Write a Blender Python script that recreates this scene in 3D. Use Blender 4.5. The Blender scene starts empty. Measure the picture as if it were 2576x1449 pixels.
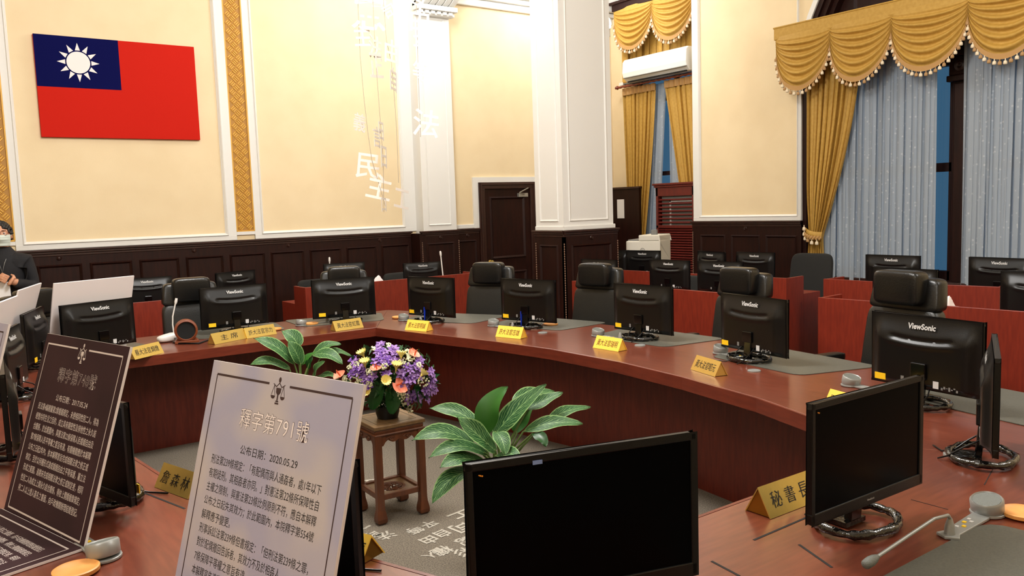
import bpy, bmesh, math, random
from mathutils import Vector, Matrix
random.seed(7)
R = math.radians
C = bpy.context.scene.collection
# ------------------------------------------------------------------ camera, world, lights, exposure
H, FPX = 1.65, 2067.14
YAW, PITCH, ROLL = R(35.8), R(5.67), R(-1.88)
_f = Vector((math.sin(YAW)*math.cos(PITCH), math.cos(YAW)*math.cos(PITCH), -math.sin(PITCH)))
_r = Vector((math.cos(YAW), -math.sin(YAW), 0)); _u = _r.cross(_f)
_r2 = _r*math.cos(ROLL)+_u*math.sin(ROLL); _u2 = -_r*math.sin(ROLL)+_u*math.cos(ROLL)
cam = bpy.data.objects.new('camera', bpy.data.cameras.new('camera')); C.objects.link(cam)
cam.matrix_world = Matrix(((_r2.x, _u2.x, -_f.x, 0), (_r2.y, _u2.y, -_f.y, 0), (_r2.z, _u2.z, -_f.z, H), (0, 0, 0, 1)))
cam.data.sensor_width = 36; cam.data.lens = FPX/2576*36; cam.data.clip_start = .05
sc = bpy.context.scene; sc.camera = cam
sc.view_settings.view_transform = 'Standard'; sc.view_settings.look = 'None'
sc.view_settings.gamma = 1; sc.view_settings.use_curve_mapping = False
sc.view_settings.exposure = 0.0
sc.cycles.use_denoising = True; sc.cycles.max_bounces = 8; sc.cycles.caustics_reflective = False; sc.cycles.caustics_refractive = False
def ray(x, y): return _f+(x-1288)/FPX*_r2-(y-724.5)/FPX*_u2
O = Vector((0, 0, H))
def at(x, y, z):                      # where the line of sight through a photo point meets the level z
    d = ray(x, y); return O+d*((z-H)/d.z)
def dp(x, y, dep): return O+ray(x, y)*dep
w = bpy.data.worlds.new('dusk'); sc.world = w; w.use_nodes = True
w.node_tree.nodes['Background'].inputs[0].default_value = (.10, .24, .40, 1); w.node_tree.nodes['Background'].inputs[1].default_value = .5
def lamp(name, kind, loc, power, size, col=(1, .985, .965), rot=(0, 0, 0)):
    l = bpy.data.lights.new(name, kind); l.energy = power; l.color = col
    if kind == 'AREA': l.shape = 'DISK'; l.size = size
    else: l.shadow_soft_size = size
    o = bpy.data.objects.new(name, l); C.objects.link(o); o.location = loc; o.rotation_euler = rot; return o
lamp('chandelier_light', 'POINT', (1.9, 3.9, 4.3), 520, .45)
lamp('chandelier_light', 'POINT', (-1.8, 0.6, 4.3), 200, .45)
lamp('chandelier_light', 'POINT', (5.2, -0.3, 4.3), 260, .45)
lamp('wall_lamp_light', 'POINT', (4.7, 7.8, 4.5), 90, .3)
lamp('aisle_lamp_light', 'POINT', (7.3, 8.4, 4.6), 80, .3)
# ------------------------------------------------------------------ materials
def lin(c): return tuple((x/255/12.92 if x <= 10 else ((x/255+.055)/1.055)**2.4) for x in c)+(1,)
MT = {}
def mat(name, rgb, rough=.5, metal=0, rgb2=None, scale=8, stretch=(1, 1, 1), bump=0, bscale=None, spec=.5, emit=0, coat=0, detail=3, lo=.35, hi=.65):
    m = bpy.data.materials.new(name); m.use_nodes = True; nt = m.node_tree; b = nt.nodes['Principled BSDF']
    b.inputs['Base Color'].default_value = lin(rgb); b.inputs['Roughness'].default_value = rough
    b.inputs['Metallic'].default_value = metal; b.inputs['Specular IOR Level'].default_value = spec
    b.inputs['Coat Weight'].default_value = coat; b.inputs['Coat Roughness'].default_value = .15
    if emit: b.inputs['Emission Color'].default_value = lin(rgb); b.inputs['Emission Strength'].default_value = emit
    if rgb2 or bump:
        tc = nt.nodes.new('ShaderNodeTexCoord'); mp = nt.nodes.new('ShaderNodeMapping'); mp.inputs['Scale'].default_value = stretch
        nt.links.new(tc.outputs['Object'], mp.inputs['Vector'])
        n = nt.nodes.new('ShaderNodeTexNoise'); n.inputs['Scale'].default_value = scale; n.inputs['Detail'].default_value = detail
        nt.links.new(mp.outputs[0], n.inputs['Vector'])
        if rgb2:
            cr = nt.nodes.new('ShaderNodeValToRGB'); e = cr.color_ramp.elements
            e[0].position = lo; e[1].position = hi; e[0].color = lin(rgb); e[1].color = lin(rgb2)
            nt.links.new(n.outputs['Fac'], cr.inputs[0]); nt.links.new(cr.outputs[0], b.inputs['Base Color'])
        if bump:
            n2 = n
            if bscale:
                n2 = nt.nodes.new('ShaderNodeTexNoise'); n2.inputs['Scale'].default_value = bscale; nt.links.new(mp.outputs[0], n2.inputs['Vector'])
            bp = nt.nodes.new('ShaderNodeBump'); bp.inputs['Strength'].default_value = bump; bp.inputs['Distance'].default_value = .01
            nt.links.new(n2.outputs['Fac'], bp.inputs['Height']); nt.links.new(bp.outputs[0], b.inputs['Normal'])
    MT[name] = m; return m
mat('cream', (236, 216, 178), .75, rgb2=(232, 211, 172), scale=3, bump=.04, bscale=60)
mat('white_paint', (230, 229, 225), .5)
mat('ceiling_paint', (236, 230, 218), .7)
mat('dark_wood', (42, 18, 12), .45, rgb2=(31, 13, 9), scale=5, stretch=(6, 6, .8), bump=.05, spec=.22)
mat('dark_wood_trim', (54, 27, 19), .38, rgb2=(42, 20, 14), scale=6, stretch=(6, 6, .8))
mat('bead_glint', (120, 90, 72), .35)  # highlights of the dark carved rope put into a paler colour
mat('gold_weave', (214, 165, 72), .5, metal=.15)
mat('gold_weave_deep', (176, 128, 56), .6)
mat('table_wood', (112, 55, 38), .30, rgb2=(98, 45, 30), scale=7, stretch=(1, 9, 9), coat=.25)
mat('table_wood_long', (112, 55, 38), .30, rgb2=(98, 45, 30), scale=7, stretch=(9, 1, 9), coat=.25)
mat('table_edge', (110, 46, 30), .32, rgb2=(96, 38, 25), scale=9, stretch=(1, 1, 6))
mat('panel_wood', (106, 38, 24), .42, rgb2=(88, 28, 18), scale=14, stretch=(4, 4, .5))
mat('partition_wood', (132, 44, 26), .40, rgb2=(116, 36, 22), scale=14, stretch=(4, 4, .5))
mat('carpet', (128, 119, 106), .95, rgb2=(94, 87, 78), scale=140, bump=.3, bscale=220, spec=.1, detail=2)
mat('carpet_pale', (176, 170, 158), .9, spec=.1)  # even pale tone of the characters on the carpet
mat('desk_mat', (88, 88, 80), .42, rgb2=(78, 78, 71), scale=160, bump=.08, spec=.4)
mat('black_plastic', (7, 7, 8), .34, bump=.05, scale=300, spec=.36)
mat('gloss_black', (6, 6, 7), .16, bump=.0)
mat('screen', (2, 2, 3), .25, spec=.05)
mat('film_wrap', (8, 8, 8), .12, bump=.55, scale=40, spec=.9)
mat('vent_dark', (3, 3, 3), .8)
mat('logo_grey', (196, 196, 196), .4)
mat('yellow_sticker', (246, 200, 28), .5)
mat('label_white', (205, 205, 205), .5)
mat('leather', (14, 14, 14), .28, bump=.12, scale=160)
mat('leather_soft', (25, 25, 23), .40, bump=.12, scale=160)
mat('fabric_black', (30, 30, 28), .9, bump=.2, scale=260)
mat('brass', (222, 192, 104), .30, metal=.7, bump=.05, scale=40)
mat('brass_gleam', (255, 210, 84), .35, metal=.05)  # brass with its yellow reflection put into the base colour
mat('brass_dark', (160, 118, 44), .30, metal=.85)
mat('ink', (18, 14, 10), .5)
mat('ink_brown', (86, 40, 12), .5)
mat('mic_grey', (150, 152, 150), .38, metal=.3)
mat('mic_mesh', (108, 112, 108), .5, metal=.3, bump=.4, scale=500)
mat('white_plastic', (226, 224, 220), .4)
mat('coaster', (226, 160, 88), .5, rgb2=(216, 148, 76), scale=20)
mat('board_white', (226, 218, 216), .6)
mat('sign_dark', (58, 38, 42), .7, rgb2=(48, 32, 36), scale=4, spec=.12)
mat('sign_light', (168, 165, 186), .7, spec=.15, rgb2=(188, 180, 182), scale=5, stretch=(1, 1, 1.6), detail=1, lo=.42, hi=.6)
mat('print_light', (206, 194, 190), .6)
mat('print_dark', (56, 34, 36), .6)
mat('print_black', (24, 20, 24), .6)
mat('flag_red', (196, 30, 16), .8, spec=.15)
mat('flag_blue', (9, 12, 72), .85, spec=.08)
mat('flag_white', (240, 230, 230), .6)
mat('gold_cloth', (192, 152, 72), .62, rgb2=(182, 142, 62), scale=30, spec=.4)
mat('gold_cloth_deep', (180, 138, 82), .7)
mat('tassel_cream', (236, 220, 190), .7)
mat('tassel_tan', (176, 138, 92), .7)
mat('printer_white', (222, 218, 206), .45)
mat('grey_plastic', (120, 120, 118), .5)
mat('ac_white', (240, 240, 236), .35)
mat('red_wood', (104, 34, 26), .4, rgb2=(90, 28, 22), scale=8, stretch=(4, 4, .6))
mat('rod_red', (120, 50, 30), .4)
mat('leaf_soil', (40, 30, 22), .9)
mat('pot_black', (16, 16, 16), .4)
mat('pot_green', (60, 70, 62), .5)
mat('stem_green', (96, 120, 60), .5)
mat('leaf_plain', (44, 100, 28), .45)
mat('leaf_deep', (24, 70, 24), .4)
mat('orchid', (84, 44, 138), .6, rgb2=(122, 78, 166), scale=40, spec=.2)
mat('orchid_pale', (160, 122, 182), .6, rgb2=(116, 74, 156), scale=40)
mat('gerbera', (240, 224, 140), .6)
mat('gerbera_core', (226, 200, 104), .7)
mat('anthurium', (242, 136, 106), .35, rgb2=(236, 152, 128), scale=18)
mat('spadix', (226, 104, 66), .5)
mat('filler_white', (226, 226, 190), .7)
mat('stand_wood', (104, 58, 32), .35, rgb2=(84, 45, 24), scale=9, stretch=(4, 4, .7))
mat('stand_top', (120, 92, 60), .35, rgb2=(104, 78, 50), scale=9, stretch=(.7, 5, 4))
mat('skin', (206, 150, 118), .5)
mat('hair', (18, 16, 16), .5)
mat('jacket', (22, 22, 26), .85, bump=.2, scale=60)
mat('mask', (206, 216, 206), .8)
mat('glasses', (120, 66, 52), .3)
mat('trousers', (24, 25, 30), .8)
mat('paper', (236, 234, 234), .6)
mat('thread', (150, 136, 118), .6)
mat('card_white', (222, 214, 206), .7)
mat('chrome', (190, 190, 188), .2, metal=1)
mat('closer_grey', (170, 166, 156), .4, metal=.6)
mat('bulb', (255, 244, 220), .4, emit=14)
mat('speaker_cloth', (10, 10, 10), .9)
mat('speaker_wood', (118, 58, 30), .4)
mat('blue_strip', (30, 60, 190), .3)
mat('orange_mark', (240, 150, 40), .5)
mat('foil_sticker', (120, 140, 190), .4)
mat('birdless', (210, 200, 190), .5)
def glass(name, tint):
    m = bpy.data.materials.new(name); m.use_nodes = True; nt = m.node_tree; nt.nodes.clear(); ge = nt.nodes.new('ShaderNodeNewGeometry'); mu = nt.nodes.new('ShaderNodeMath'); mu.operation = 'MULTIPLY_ADD'; mu.inputs[1].default_value = -1; mu.inputs[2].default_value = 1; m2 = nt.nodes.new('ShaderNodeMath'); m2.operation = 'MULTIPLY'; nt.links.new(ge.outputs['Backfacing'], mu.inputs[0])
    o = nt.nodes.new('ShaderNodeOutputMaterial'); mx = nt.nodes.new('ShaderNodeMixShader'); t = nt.nodes.new('ShaderNodeBsdfTransparent'); g = nt.nodes.new('ShaderNodeBsdfGlossy'); fr = nt.nodes.new('ShaderNodeFresnel')
    t.inputs[0].default_value = tint; g.inputs['Roughness'].default_value = .03
    nt.links.new(fr.outputs[0], m2.inputs[0]); nt.links.new(mu.outputs[0], m2.inputs[1]); nt.links.new(m2.outputs[0], mx.inputs[0]); nt.links.new(t.outputs[0], mx.inputs[1]); nt.links.new(g.outputs[0], mx.inputs[2]); nt.links.new(mx.outputs[0], o.inputs[0]); MT[name] = m
glass('pane_glass', (.85, .92, .95, 1))
def sheer_mat():
    m = bpy.data.materials.new('sheer'); m.use_nodes = True; nt = m.node_tree; b = nt.nodes['Principled BSDF']; out = nt.nodes['Material Output']
    tc = nt.nodes.new('ShaderNodeTexCoord'); v = nt.nodes.new('ShaderNodeTexVoronoi'); v.inputs['Scale'].default_value = 19
    nt.links.new(tc.outputs['Object'], v.inputs['Vector'])
    cr = nt.nodes.new('ShaderNodeValToRGB'); e = cr.color_ramp.elements; e[0].position = .13; e[1].position = .24
    e[0].color = lin((216, 222, 226)); e[1].color = lin((180, 190, 200)); nt.links.new(v.outputs['Distance'], cr.inputs[0])
    nt.links.new(cr.outputs[0], b.inputs['Base Color']); b.inputs['Roughness'].default_value = .9
    tr = nt.nodes.new('ShaderNodeBsdfTranslucent'); tr.inputs[0].default_value = lin((170, 184, 204)); tp = nt.nodes.new('ShaderNodeBsdfTransparent')
    a = nt.nodes.new('ShaderNodeMixShader'); a.inputs[0].default_value = .25; c = nt.nodes.new('ShaderNodeMixShader'); c.inputs[0].default_value = .10
    nt.links.new(b.outputs[0], a.inputs[1]); nt.links.new(tr.outputs[0], a.inputs[2]); nt.links.new(a.outputs[0], c.inputs[1]); nt.links.new(tp.outputs[0], c.inputs[2])
    nt.links.new(c.outputs[0], out.inputs[0]); MT['sheer'] = m
sheer_mat()
def stripe_leaf():                    # green leaf with pale veins running out from the midrib (generated coords: UV)
    m = bpy.data.materials.new('leaf_striped'); m.use_nodes = True; nt = m.node_tree; b = nt.nodes['Principled BSDF']; b.inputs['Roughness'].default_value = .5; b.inputs['Specular IOR Level'].default_value = .3
    uv = nt.nodes.new('ShaderNodeUVMap'); sp = nt.nodes.new('ShaderNodeSeparateXYZ'); nt.links.new(uv.outputs[0], sp.inputs[0])
    def M(op, a, c=None):
        n = nt.nodes.new('ShaderNodeMath'); n.operation = op
        for i, q in enumerate((a, c)):
            if q is None: continue
            if isinstance(q, (int, float)): n.inputs[i].default_value = q
            else: nt.links.new(q, n.inputs[i])
        return n.outputs[0]
    s = M('ABSOLUTE', M('SUBTRACT', sp.outputs[0], .5))
    nz = nt.nodes.new('ShaderNodeTexNoise'); nz.inputs['Scale'].default_value = 6; nt.links.new(uv.outputs[0], nz.inputs['Vector'])
    ph = M('ADD', M('SUBTRACT', M('MULTIPLY', sp.outputs[1], 9.0), M('MULTIPLY', s, 9.0)), M('MULTIPLY', nz.outputs[0], 1.6))
    st = M('POWER', M('ABSOLUTE', M('SINE', M('MULTIPLY', ph, 3.14159))), 13.0)
    edge = M('MULTIPLY', M('GREATER_THAN', s, .44), .8); mid = M('LESS_THAN', s, .018)
    k = M('MAXIMUM', M('MAXIMUM', M('MULTIPLY', st, .62), edge), M('MULTIPLY', mid, .7))
    mx = nt.nodes.new('ShaderNodeMix'); mx.data_type = 'RGBA'; nt.links.new(k, mx.inputs[0]); mx.inputs[6].default_value = lin((27, 74, 32)); mx.inputs[7].default_value = lin((136, 172, 108))
    nt.links.new(mx.outputs[2], b.inputs['Base Color']); MT['leaf_striped'] = m
stripe_leaf()
# ------------------------------------------------------------------ mesh helpers
class MB:
    def __init__(s): s.v = []; s.f = []; s.uv = None
    def add(s, vs, fs, M=None):
        n = len(s.v); s.v += [tuple(M @ Vector(p)) if M is not None else tuple(p) for p in vs]; s.f += [tuple(i+n for i in f) for f in fs]; return s
    def box(s, c, d, M=None):
        x, y, z = d[0]/2, d[1]/2, d[2]/2; a, b, e = c
        vs = [(a+i*x, b+j*y, e+k*z) for i in (-1, 1) for j in (-1, 1) for k in (-1, 1)]
        return s.add(vs, [(0, 1, 3, 2), (4, 6, 7, 5), (0, 4, 5, 1), (2, 3, 7, 6), (0, 2, 6, 4), (1, 5, 7, 3)], M)
    def bx(s, x0, x1, y0, y1, z0, z1, M=None): return s.box(((x0+x1)/2, (y0+y1)/2, (z0+z1)/2), (abs(x1-x0), abs(y1-y0), abs(z1-z0)), M)
    def prism(s, poly, z0, z1, M=None):
        n = len(poly); vs = [(x, y, z0) for x, y in poly]+[(x, y, z1) for x, y in poly]
        return s.add(vs, [tuple(range(n))[::-1], tuple(range(n, 2*n))]+[(i, (i+1) % n, n+(i+1) % n, n+i) for i in range(n)], M)
    def lathe(s, prof, n=16, M=None, cap=True, sx=1, sy=1):
        vs = []; fs = []
        for r, z in prof: vs += [(sx*r*math.cos(2*math.pi*i/n), sy*r*math.sin(2*math.pi*i/n), z) for i in range(n)]
        for k in range(len(prof)-1): fs += [(k*n+i, k*n+(i+1) % n, (k+1)*n+(i+1) % n, (k+1)*n+i) for i in range(n)]
        if cap: fs += [tuple(range(n))[::-1], tuple(range((len(prof)-1)*n, len(prof)*n))]
        return s.add(vs, fs, M)
    def tube(s, pts, r, n=8, M=None, closed=False):
        pts = [Vector(p) for p in pts]; rs = r if isinstance(r, (list, tuple)) else [r]*len(pts); vs = []; fs = []; m = len(pts); prev = None
        for i, p in enumerate(pts):
            t = (pts[(i+1) % m]-pts[i-1]) if closed else (pts[min(i+1, m-1)]-pts[max(i-1, 0)])
            t.normalize(); a = prev if prev is not None else (Vector((0, 0, 1)) if abs(t.z) < .9 else Vector((1, 0, 0)))
            a = (a-t*a.dot(t)).normalized(); prev = a; b = t.cross(a)
            vs += [p+(a*math.cos(2*math.pi*k/n)+b*math.sin(2*math.pi*k/n))*rs[i] for k in range(n)]
        for i in range(m if closed else m-1):
            j = (i+1) % m; fs += [(i*n+k, i*n+(k+1) % n, j*n+(k+1) % n, j*n+k) for k in range(n)]
        if not closed: fs += [tuple(range(n))[::-1], tuple(range((m-1)*n, m*n))]
        return s.add(vs, fs, M)
    def grid(s, fn, nu, nv, M=None):
        vs = [fn(i/nu, j/nv) for j in range(nv+1) for i in range(nu+1)]
        return s.add(vs, [(j*(nu+1)+i, j*(nu+1)+i+1, (j+1)*(nu+1)+i+1, (j+1)*(nu+1)+i) for j in range(nv) for i in range(nu)], M)
    def cushion(s, c, d, e=.35, nu=20, nv=12, M=None):           # rounded block
        def sp(x, q): return math.copysign(abs(x)**q, x)
        vs = []; fs = []
        for j in range(nv+1):
            ph = -math.pi/2+math.pi*j/nv
            for i in range(nu):
                th = 2*math.pi*i/nu
                vs.append((c[0]+d[0]/2*sp(math.cos(ph), e)*sp(math.cos(th), e), c[1]+d[1]/2*sp(math.cos(ph), e)*sp(math.sin(th), e), c[2]+d[2]/2*sp(math.sin(ph), e)))
        for j in range(nv): fs += [(j*nu+i, j*nu+(i+1) % nu, (j+1)*nu+(i+1) % nu, (j+1)*nu+i) for i in range(nu)]
        return s.add(vs, fs, M)
    def ball(s, c, r, nu=10, nv=6, M=None): return s.cushion(c, (2*r, 2*r, 2*r) if not isinstance(r, tuple) else (2*r[0], 2*r[1], 2*r[2]), 1, nu, nv, M)
    def mesh(s, name, smooth=None, weld=True):
        me = bpy.data.meshes.new(name); me.from_pydata(s.v, [], s.f)
        bm = bmesh.new(); bm.from_mesh(me)
        if weld: bmesh.ops.remove_doubles(bm, verts=bm.verts, dist=1e-5)
        bmesh.ops.recalc_face_normals(bm, faces=bm.faces); bm.to_mesh(me); bm.free()
        if smooth is not None: me.shade_smooth(); me.set_sharp_from_angle(angle=R(smooth))
        return me
    def build(s, name, m, parent=None, smooth=None, bevel=0, seg=2, weld=True):
        return link(name, s.mesh(name, smooth, weld), m, parent, bevel, seg)
KIDS = {}
def link(name, me, m, parent=None, bevel=0, seg=2):
    o = bpy.data.objects.new(name, me); C.objects.link(o)
    if m and not me.materials: me.materials.append(MT[m])
    if parent is not None: o.parent = parent; KIDS.setdefault(parent.name, []).append(o)
    if bevel:
        b = o.modifiers.new('bevel', 'BEVEL'); b.width = bevel; b.segments = seg; b.limit_method = 'ANGLE'; b.angle_limit = R(40)
    return o
def tag(o, label=None, cat=None, group=None, kind=None):
    if label: o['label'] = label
    if cat: o['category'] = cat
    if group: o['group'] = group
    if kind: o['kind'] = kind
    return o
def thing(name, label, cat, loc=(0, 0, 0), rz=0, group=None, scale=1):
    o = bpy.data.objects.new(name, None); C.objects.link(o); o.empty_display_size = .05
    o.location = loc; o.rotation_euler = (0, 0, rz); o.scale = (scale,)*3
    return tag(o, label, cat, group)
def dup(root, loc, rz, label, group=None, scale=1, skip=()):
    r = root.copy(); C.objects.link(r); r.location = loc; r.rotation_euler = (0, 0, rz); r.scale = (scale,)*3; r['label'] = label
    if group: r['group'] = group
    for c in KIDS.get(root.name, []):
        if c.name.split('.')[0] in skip: continue
        k = c.copy(); C.objects.link(k); k.parent = r; KIDS.setdefault(r.name, []).append(k)
        for g in KIDS.get(c.name, []):
            q = g.copy(); C.objects.link(q); q.parent = k; KIDS.setdefault(k.name, []).append(q)
    return r
def sub(name, me_obj, parent, loc=(0, 0, 0), rot=(0, 0, 0), scale=(1, 1, 1)):   # another child sharing mesh data
    o = bpy.data.objects.new(name, me_obj.data if hasattr(me_obj, 'data') else me_obj); C.objects.link(o); o.parent = parent; KIDS.setdefault(parent.name, []).append(o)
    o.location = loc; o.rotation_euler = rot; o.scale = scale; return o
def struct(name, mb, m, smooth=None, bevel=0): return tag(mb.build(name, m, None, smooth, bevel), kind='structure')
_tc = {}
def text_mesh(body, w=None, h=None, bold=0, shear=0, space=1, res=2, align='CENTER', line=1):
    """flat lettering centred on the origin in its own XY plane, scaled to the width or the letter height"""
    cu = bpy.data.curves.new('lettering', 'FONT'); cu.body = body; cu.resolution_u = res; cu.offset = bold; cu.shear = shear; cu.space_character = space
    o = bpy.data.objects.new('lettering', cu); C.objects.link(o); dg = bpy.context.evaluated_depsgraph_get()
    me = bpy.data.meshes.new_from_object(o.evaluated_get(dg)); bpy.data.objects.remove(o); bpy.data.curves.remove(cu)
    xs = [v.co.x for v in me.vertices]; ys = [v.co.y for v in me.vertices]
    x0, x1, y0, y1 = min(xs), max(xs), min(ys), max(ys); sx = (w/(x1-x0)) if w else None; sy = (h/(y1-y0)) if h else None
    sx = sx or sy; sy = sy or sx
    ox = (x0+x1)/2 if align == 'CENTER' else x0
    for v in me.vertices: v.co.x = (v.co.x-ox)*sx; v.co.y = (v.co.y-(y0+y1)/2)*sy
    me.materials.clear(); return me
def letter(body, m, parent, M, name='lettering', **k):
    me = text_mesh(body, **k); me.transform(M); return link(name, me, m, parent)
def frame(o, x, y):                    # matrix from a point and two axis directions
    x = Vector(x).normalized(); y = Vector(y); y = (y-x*y.dot(x)).normalized(); z = x.cross(y); o = Vector(o)
    return Matrix(((x.x, y.x, z.x, o.x), (x.y, y.y, z.y, o.y), (x.z, y.z, z.z, o.z), (0, 0, 0, 1)))
YA, XB = 9.3, 8.4
def MA(x0=0, y=YA): return Matrix(((1, 0, 0, x0), (0, -1, 0, y), (0, 0, 1, 0), (0, 0, 0, 1)))       # wall facing -Y: (u, out, z)
def MBx(y0=0, x=XB): return Matrix(((0, -1, 0, x), (-1, 0, 0, y0), (0, 0, 1, 0), (0, 0, 0, 1)))      # wall facing -X: (u, out, z)
def MBs(y0=0, x=XB): return MBx(y0, x)
# ------------------------------------------------------------------ setting
struct('floor', MB().bx(-4.6, 9.2, -5.2, 9.6, -.1, 0), 'carpet')
struct('ceiling', MB().bx(-4.6, 9.2, -5.2, 9.6, 5.2, 5.3), 'ceiling_paint')
wa = struct('wall_back', MB().bx(-4.6, 9.0, YA, YA+.2, 0, 5.2), 'cream')
struct('wall_left', MB().bx(-4.7, -4.5, -5.2, 9.4, 0, 5.2), 'cream')
struct('wall_front', MB().bx(-4.6, 9.0, -5.3, -5.1, 0, 5.2), 'cream')
def panel_mb(u0, u1, z0, z1, M, d0=.0, dep=.018, fr=.035):
    b = MB()
    o = [(u0, d0, z0), (u1, d0, z0), (u1, d0, z1), (u0, d0, z1)]; k = fr*.35
    a = [(u0+k, d0+dep, z0+k), (u1-k, d0+dep, z0+k), (u1-k, d0+dep, z1-k), (u0+k, d0+dep, z1-k)]
    i = [(u0+fr, d0-.006, z0+fr), (u1-fr, d0-.006, z0+fr), (u1-fr, d0-.006, z1-fr), (u0+fr, d0-.006, z1-fr)]
    fs = []
    for n in range(4):
        m = (n+1) % 4; fs += [(n, m, 4+m, 4+n), (4+n, 4+m, 8+m, 8+n)]
    fs.append((8, 9, 10, 11)); return b.add(o+a+i, fs, M)
def wainscot(parent, M, u0, u1, panels, ros, ztop=1.375, d=.03, cap=.065, ptop=1.22, face='dark_wood'):
    MB().bx(u0, u1, 0, d, 0, ztop-.03, M).build('wainscot_board', face, parent)
    b = MB(); b.bx(u0-.01, u1+.01, 0, cap, ztop-.022, ztop, M); b.bx(u0, u1, 0, cap-.015, ztop-.045, ztop-.022, M); b.bx(u0, u1, 0, cap-.028, ztop-.07, ztop-.045, M)
    b.build('cap_rail', 'dark_wood_trim', parent, bevel=.004)
    MB().bx(u0, u1, 0, d+.02, 0, .14, M).build('skirting', 'dark_wood_trim', parent)
    for a, c in panels: panel_mb(a, c, .22, ptop, M, d).build('panel', face, parent)
    for a in ros:
        MB().lathe([(.0, .0), (.02, .0), (.024, .006), (.018, .012), (.013, .008), (.011, .016), (0, .018)], 14, M @ Matrix.Translation((a, d, 1.285)) @ Matrix.Rotation(R(-90), 4, 'X')).build('rosette', 'dark_wood_trim', parent, 40)
wainscot(wa, MA(), -4.5, 5.12, [(.94+.469*k, 1.34+.469*k) for k in range(-3, 9)], [1.14+1.18*k+.12*(k == 1) for k in range(4)])
wainscot(wa, MA(), 5.72, 6.17, [(5.77, 6.12)], [5.98])
def moulding(parent, M, u0, u1, z0, z1, wd=.03, d=.022, name='panel_moulding'):
    b = MB(); vs = []; fs = []
    for k, dd in ((0, 0), (.12, d*.8), (.3, d), (.6, d*.75), (.75, d*.45), (1, d*.2), (1, 0)):
        q = wd*k; vs += [(u0+q, dd, z0+q), (u1-q, dd, z0+q), (u1-q, dd, z1-q), (u0+q, dd, z1-q)]
    for r in range(6): fs += [(4*r+n, 4*r+(n+1) % 4, 4*r+4+(n+1) % 4, 4*r+4+n) for n in range(4)]
    return b.add(vs, fs, M).build(name, 'white_paint', parent)
M = MA()
def wall_bars(a, b_, name='white_band'):
    MB().bx(a, b_, 0, .02, 1.375, 5.2, M).build(name, 'white_paint', wa, bevel=.005)
for a, b_ in ((.45, .57), (.78, .86), (2.815, 2.92), (3.125, 3.215), (5.04, 5.22)): wall_bars(a, b_)
for a, b_ in ((-1.6, .57), (.78, 2.92), (3.125, 5.2), (5.7, 6.12)): MB().bx(a, b_, 0, .021, 1.375, 1.43, M).build('white_band', 'white_paint', wa, bevel=.005)
for a, b_ in ((.57, .78), (2.92, 3.125)): MB().bx(a, b_, 0, .0205, 1.43, 1.466, M).build('white_band', 'white_paint', wa)
for a, b_ in ((.84, 2.83), (3.2, 5.06)): moulding(wa, M, a, b_, 1.425, 4.95, .034, .034)
def weave(u0, u1, z0, z1):             # gold basket weave: three strands a cell, cells turned in alternation
    MB().bx(u0, u1, 0, .006, z0, z1, M).build('weave_ground', 'gold_weave_deep', wa)
    b = MB(); c = .066; n = int((z1-z0)/c*1.5)+8; um = (u0+u1)/2
    for p_ in range(-2, n*2):
        for q_ in range(-10, 11):
            if (p_+q_) % 2: continue
            i, j = (p_+q_)//2, (p_-q_)//2          # lattice turned by 45 degrees
            x = um+(i-j)*c*.7071; z = z0+(i+j)*c*.7071
            if not (u0+.012 < x < u1-.012 and z0+.02 < z < z1-.02): continue
            t = R(45) if i % 2 == j % 2 else R(-45)
            for k in (-1, 0, 1):
                T = M @ Matrix.Translation((x, .008, z)) @ Matrix.Rotation(t, 4, 'Y')
                L = .032; q = k*.0205
                b.add([(-L, -.004, q-.009), (L, -.004, q-.009), (L, -.004, q+.009), (-L, -.004, q+.009), (-L*.7, .007, q-.005), (L*.7, .007, q-.005), (L*.7, .007, q+.005), (-L*.7, .007, q+.005)],
                      [(4, 5, 6, 7), (0, 1, 5, 4), (1, 2, 6, 5), (2, 3, 7, 6), (3, 0, 4, 7)], T)
    tag(b.build('weave', 'gold_weave', wa, weld=False), kind='stuff')
    b = MB(); 
    for x in (u0, u1): b.bx(x-.008, x+.008, 0, .02, z0, z1, M)
    b.bx(u0, u1, 0, .02, z0-.008, z0+.008, M); b.build('weave_border', 'gold_weave', wa, bevel=.003)
weave(.575, .778, 1.475, 5.15); weave(2.925, 3.12, 1.47, 5.15)
# pilaster beside the door, with scroll bracket
pl = struct('pilaster', MB().bx(5.215, 5.71, 9.1, YA+.05, 0, 5.2), 'white_paint')
MP = MA(0, 9.1)
moulding(pl, MP, 5.29, 5.63, 1.44, 4.02, .018, .012)
wainscot(pl, MP, 5.16, 5.715, [(5.23, 5.64)], [5.44], d=.035)
MB().bx(5.13, 5.215, 9.06, YA, 0, 1.345).build('wainscot_return', 'dark_wood', pl)
def beads(parent, M, u, d, z0, z1):
    b = MB(); n = int((z1-z0)/.026)
    for k in range(n): b.ball((u, d, z0+.026*(k+.5)), (.008, .008, .013), 6, 4, M)
    tag(b.build('rope_bead', 'bead_glint', parent, 60, weld=False), kind='stuff')
beads(pl, MP, 5.165, .037, .2, 1.25); beads(pl, MP, 5.71, .037, .2, 1.25)
br = MB()
for k in range(6):
    u = 5.19+k*.094
    prof = [(.0, 4.12)]+[(.30*math.sin(R(a)), 4.42-.26*math.cos(R(a))) for a in range(0, 91, 15)]+[(.30, 4.6), (0, 4.6)]
    Mx = Matrix(((0, 0, 1, 0), (-1, 0, 0, 9.1), (0, 1, 0, 0), (0, 0, 0, 1)))
    br.prism(prof, u+.004, u+.088, Mx); br.bx(u, u+.092, 0, .16-.0, 4.09, 4.15, MP)
br.build('scroll_bracket', 'white_paint', pl, 50, bevel=.008)
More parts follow.
